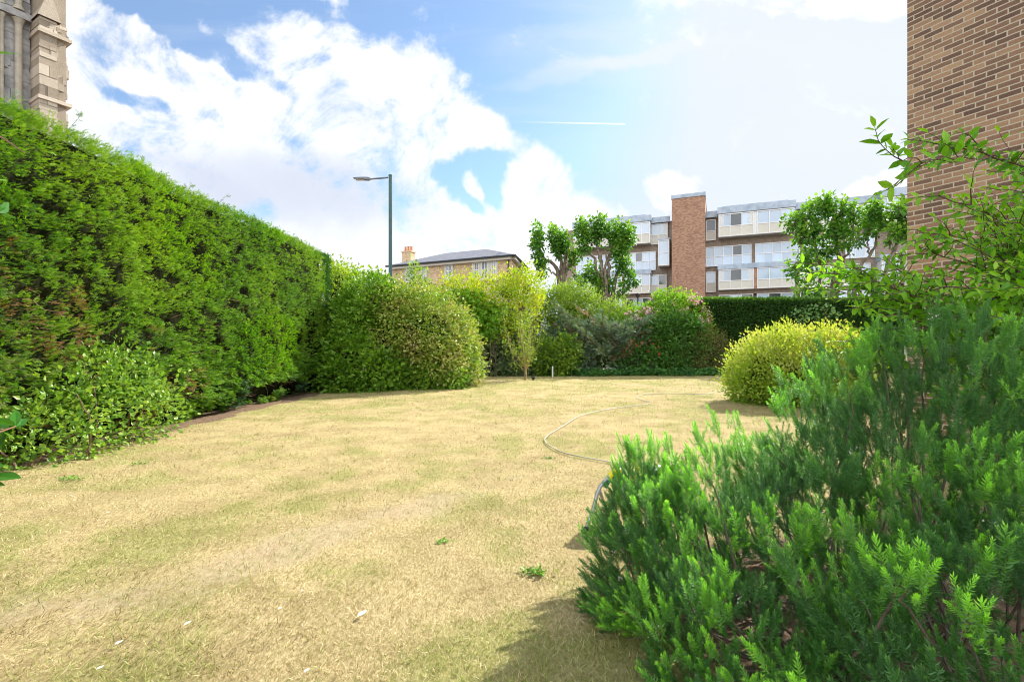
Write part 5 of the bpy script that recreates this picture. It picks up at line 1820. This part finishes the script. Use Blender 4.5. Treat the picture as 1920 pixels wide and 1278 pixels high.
# ------------------------------------------------------------------ leaves beside the camera at the left edge
def edge_plant():
    base = np.array([-1.55, 1.15, 0])
    root = thing('evergreen_shrub', 'dark evergreen twigs whose leaf tips poke in at the left edge', 'shrub', base)
    wood, fol = Bag(), Bag()
    wood.tube(curve([base, base + [.02, 0, 1.2], base + [.05, 0, 2.3]], 10), np.linspace(.012, .005, 11)[:len(curve([base, base, base], 10))], 6)
    for (tx, ty, L, rr) in ((37, 97, .11, .55), (12, 336, .06, .95), (38, 893, .07, .3), (6, 872, .05, .4), (8, 908, .04, .1)):
        tip = P(tx, ty, 1.02)
        d = norm(np.array([1.0, -.10, -.05 if ty < 200 else .03]))
        st = tip - d * L
        fol.add(*scatter(T_leaf_fine(.2, .04, .06), st[None], frames(d[None], np.array([[0, -.45, 1.0]])), np.array([L]), np.array([rr]))[:3])
        wood.tube(curve([np.array([base[0] + .03, base[1], st[2] - .08]), st * .5 + np.array([base[0], base[1], st[2]]) * .5, st], 6), .0025, 5)
    t0 = P(45, 286, 1.1)
    wood.tube(curve([np.array([base[0] + .03, base[1], t0[2] + .12]), P(-40, 240, 1.1), t0], 8, .002), np.linspace(.004, .0012, 9)[:len(curve([t0, t0, t0], 8))], 5)
    # the body of the shrub, which stands just outside the picture
    r = np.random.default_rng(95)
    for q in range(44):
        z0 = r.uniform(.1, 2.1)
        az = r.uniform(1.2, 5.0)
        a = base + [.03, 0, z0]
        e = a + np.array([math.cos(az) * .30, math.sin(az) * .30, r.uniform(.05, .25)])
        e[0] = min(e[0], -1.45)
        pts = curve([a, (a + e) / 2 + [0, 0, .03], e], 8)
        wood.tube(pts, np.linspace(.004, .002, len(pts)), 5)
        k = 16
        pp = pts[r.integers(1, len(pts), k)]
        dd = norm(np.stack([-np.abs(r.normal(.3, .5, k)), r.normal(0, .8, k), r.normal(.15, .4, k)], -1))
        fol.add(*scatter(T_leaf_fine(.2, .04, .06), pp, frames(dd, norm(r.normal(0, .4, (k, 3)) + [0, 0, 1])), r.uniform(.06, .10, k), r.random(k) * .6)[:3])
    fol.build('foliage', leaf_mat('evergreen_leaves', [(.03, .11, .01), (.06, .22, .02), (.3, .6, .05)], trans=.35, rough=.3, patch=0), root, base)
    wood.build('branches', twig_dead, root, base, attrs=False)


edge_plant()

# ------------------------------------------------------------------ garden hose and hose reel
hp = [(1365, 731), (1345, 735), (1330, 739), (1319, 740), (1300, 740), (1262, 739), (1215, 740), (1200, 742), (1194, 746), (1203, 752), (1219, 755), (1218, 758), (1205, 760), (1160, 765), (1120, 772), (1090, 781), (1065, 795), (1040, 810), (1026, 821), (1021, 828),
      (1028, 838), (1050, 850), (1080, 858), (1110, 864), (1150, 871), (1180, 880)]
pts = np.array([G(*q) for q in hp])
cv = curve(pts, 150)
cv[:, 2] = lawn_height(cv[:, 0], cv[:, 1]) + .024
hose = Bag().tube(cv, .0085, 8)
tag(hose.build('garden_hose', simple_mat('pale_hose', (.52, .50, .42), .5, var=.4, scale=4), attrs=False, smooth=True), 'pale grey garden hose snaking across the dry lawn', 'hose')


def hose_reel():
    b0 = G(1135, 985)
    base = np.array([b0[0] + .16, b0[1] + .12, 0])
    root = thing('hose_reel_cart', 'green and yellow hose reel cart with grey tubular legs half hidden by the rosemary', 'hose reel', base)
    grey = simple_mat('grey_tube', (.42, .42, .42), .35, metal=.5, var=.1)
    green = simple_mat('green_plastic', (.01, .22, .13), .35, var=.1)
    yel = simple_mat('yellow_plastic', (.85, .72, .02), .4, var=.08)
    blk = simple_mat('black_rubber', (.02, .02, .03), .6, var=.1)
    foot = G(1097, 1001)
    top = P(1155, 880, foot[1] + .25)
    fr = Bag()
    off = np.array([.40, .10, 0])
    for o in (np.zeros(3), off):
        fr.tube(curve([foot + o + [0, 0, .03], foot + o + np.array([.07, .05, .17]), foot + o + np.array([.14, .12, .34]), top + o], 10), .016, 10)
        fr.tube(curve([foot + o + np.array([.14, .12, .30]), foot + o + np.array([.22, .30, .12]), foot + o + np.array([.24, .36, .03])], 8), .014, 10)
    fr.tube([top, top + off], .014, 10)
    fr.build('frame', grey, root, base, attrs=False, smooth=True)
    for o in (np.zeros(3), off):
        Bag().tube([foot + o + np.array([-.02, -.012, .02]), foot + o + np.array([.022, .012, .05])], .023, 12).build('foot_cap', blk, root, base, attrs=False)
    c = (foot + top) / 2 + np.array([.04, .10, .06])
    c[2] = .36
    a, b = c + np.array([.13, .02, 0]), c + np.array([.40, .11, 0])
    ax = norm(b - a)
    dr = Bag().tube([a, a + ax * .015], .13, 28).tube([b - ax * .015, b], .13, 28).tube([a + ax * .015, b - ax * .015], .07, 20).build('drum', green, root, base, attrs=False)
    hb = Bag()
    for k in range(6):
        u = a + ax * (.035 + .040 * k)
        th = np.linspace(0, 2 * math.pi, 25)
        s1 = np.array([0, 0, 1.0])
        s2 = np.cross(ax, s1)
        for rad in (.08, .10):
            hb.tube(u + np.outer(np.cos(th), s1) * rad + np.outer(np.sin(th), s2) * rad, .012, 6, .5, False)
    hb.build('wound_hose', simple_mat('yellow_hose', (.78, .68, .12), .45, var=.15), root, base, attrs=False, smooth=True)
    h0 = P(1136, 908, foot[1] + .22)
    h1 = P(1140, 895, foot[1] + .22)
    g = Bag().tube([h0 - [.01, 0, .02], h1 + [.03, 0, .02]], .022, 10)
    g.build('bracket', green, root, base, attrs=False)
    y = Bag()
    y.tube(curve([P(1140, 898, foot[1] + .2), P(1150, 885, foot[1] + .2), P(1165, 882, foot[1] + .2)], 6), .024, 10)
    y.tube(curve([P(1194, 875, foot[1] + .25), P(1201, 884, foot[1] + .25), P(1206, 896, foot[1] + .25)], 6), .020, 10)
    y.tube(curve([P(1165, 878, foot[1] + .25), P(1172, 874, foot[1] + .25)], 4), .022, 10)
    y.build('handle', yel, root, base, attrs=False, smooth=True)


hose_reel()

# ------------------------------------------------------------------ small things on the lawn
pp = G(1036, 706.5)
wp = Bag().tube([pp, pp + [0, 0, .50], pp + [0, 0, .52]], [.035, .035, .02], 12)
tag(wp.build('marker_post', simple_mat('white_plastic', (.72, .73, .74), .4, var=.05), base=pp, attrs=False), 'short white plastic post standing at the edge of the far bed', 'post')
sp = G(1000, 712.5)
tag(Bag().tube([sp, sp + [0, 0, .08], sp + [0, 0, .13], sp + [0, 0, .14]], [.05, .05, .14, .12], 10).build('sprinkler_head', blk, base=sp, attrs=False),
    'small dark sprinkler head on the grass beside the young tree', 'sprinkler')

chalk = simple_mat('bleached_leaf', (.80, .78, .70), .7, var=.08)
rr_ = np.random.default_rng(90)
lf = [((670, 1160), .065, 'large chalk-white fallen leaf lying alone on the lower middle lawn'),
      ((520, 1145), .028, 'small white leaf left of the large chalk-white fallen leaf'), ((198, 965), .03, 'whitish leaf scrap on dry turf well in front of the ivy bush'),
      ((215, 1214), .035, 'curled whitish leaf scrap on the greener turf by the lower edge of the bare streak'), ((180, 1262), .03, 'white leaf scrap closest to the lower left corner of the lawn'),
      ((345, 1176), .035, 'pale leaf lying just below the bare earth streak'), ((693, 1005), .022, 'tiny white scrap above the large chalk-white fallen leaf'),
      ((564, 1112), .02, 'tiny white scrap between the bare earth streak and the large fallen leaf'), ((130, 932), .022, 'tiny white leaf scrap on straw turf nearest the ivy bush'),
      ((570, 1268), .028, 'white leaf scrap at the very bottom middle of the lawn'), ((305, 962), .02, 'tiny white scrap on dry turf below the conifer hedge soil edge')]
T = T_leaf_fine(.2, .06, .05)
for (px, py), L, lab in lf:
    p = G(px, py)
    p[2] = lawn_height(np.array(p[0]), np.array(p[1])) + .022
    a = rr_.uniform(0, 6.28) if lab is None else 1.0
    V, FF, _, _ = scatter(T, np.zeros((1, 3)), frames(np.array([[math.cos(a), math.sin(a), .12]]), np.array([[.1, -.3, 1.0]])), np.array([L]), np.array([.5]))
    o = make_obj('fallen_leaf', V, FF, chalk)
    o.location = p
    tag(o, lab or 'small bleached fallen leaf fragment on the dry left half of the lawn', 'leaf', 'fallen leaves on the lawn')


def weed(px, py, s, n, label, seed):
    r = np.random.default_rng(seed)
    p = G(px, py)
    d = norm(np.stack([r.normal(0, 1, n), r.normal(0, 1, n), np.abs(r.normal(.5, .4, n))], -1))
    pos = r.normal(0, s * .5, (n, 3)) * [1.6, 1, 0] + [0, 0, .012]
    V, FF, rr, _ = scatter(T_leaf(.33, .08), pos, frames(d, norm(r.normal(0, .4, (n, 3)) + [0, 0, 1])), r.uniform(.018, .04, n), r.random(n))
    o = make_obj('clover_tuft', V, FF, MATS.get('weed_leaves') or leaf_mat('weed_leaves', [(.07, .18, .02), (.14, .32, .03), (.25, .42, .08)], trans=.3, patch=0), rnd=rr)
    o.location = p
    tag(o, label, 'weed', 'weeds in the lawn')


weed(1003, 1075, .06, 70, 'green clover tuft on the dry lawn nearest the rosemary bush', 1)
weed(829, 1017, .035, 30, 'small green clover tuft in the middle of the dry lawn', 2)
weed(1028, 861, .06, 40, 'low green weed patch just below the garden hose bend', 3)
weed(135, 898, .12, 90, 'grey-green weed tuft on the bare soil in front of the ivy bush', 4)
weed(265, 870, .10, 60, 'grey-green weed tuft on the soil edge right of the ivy bush', 5)
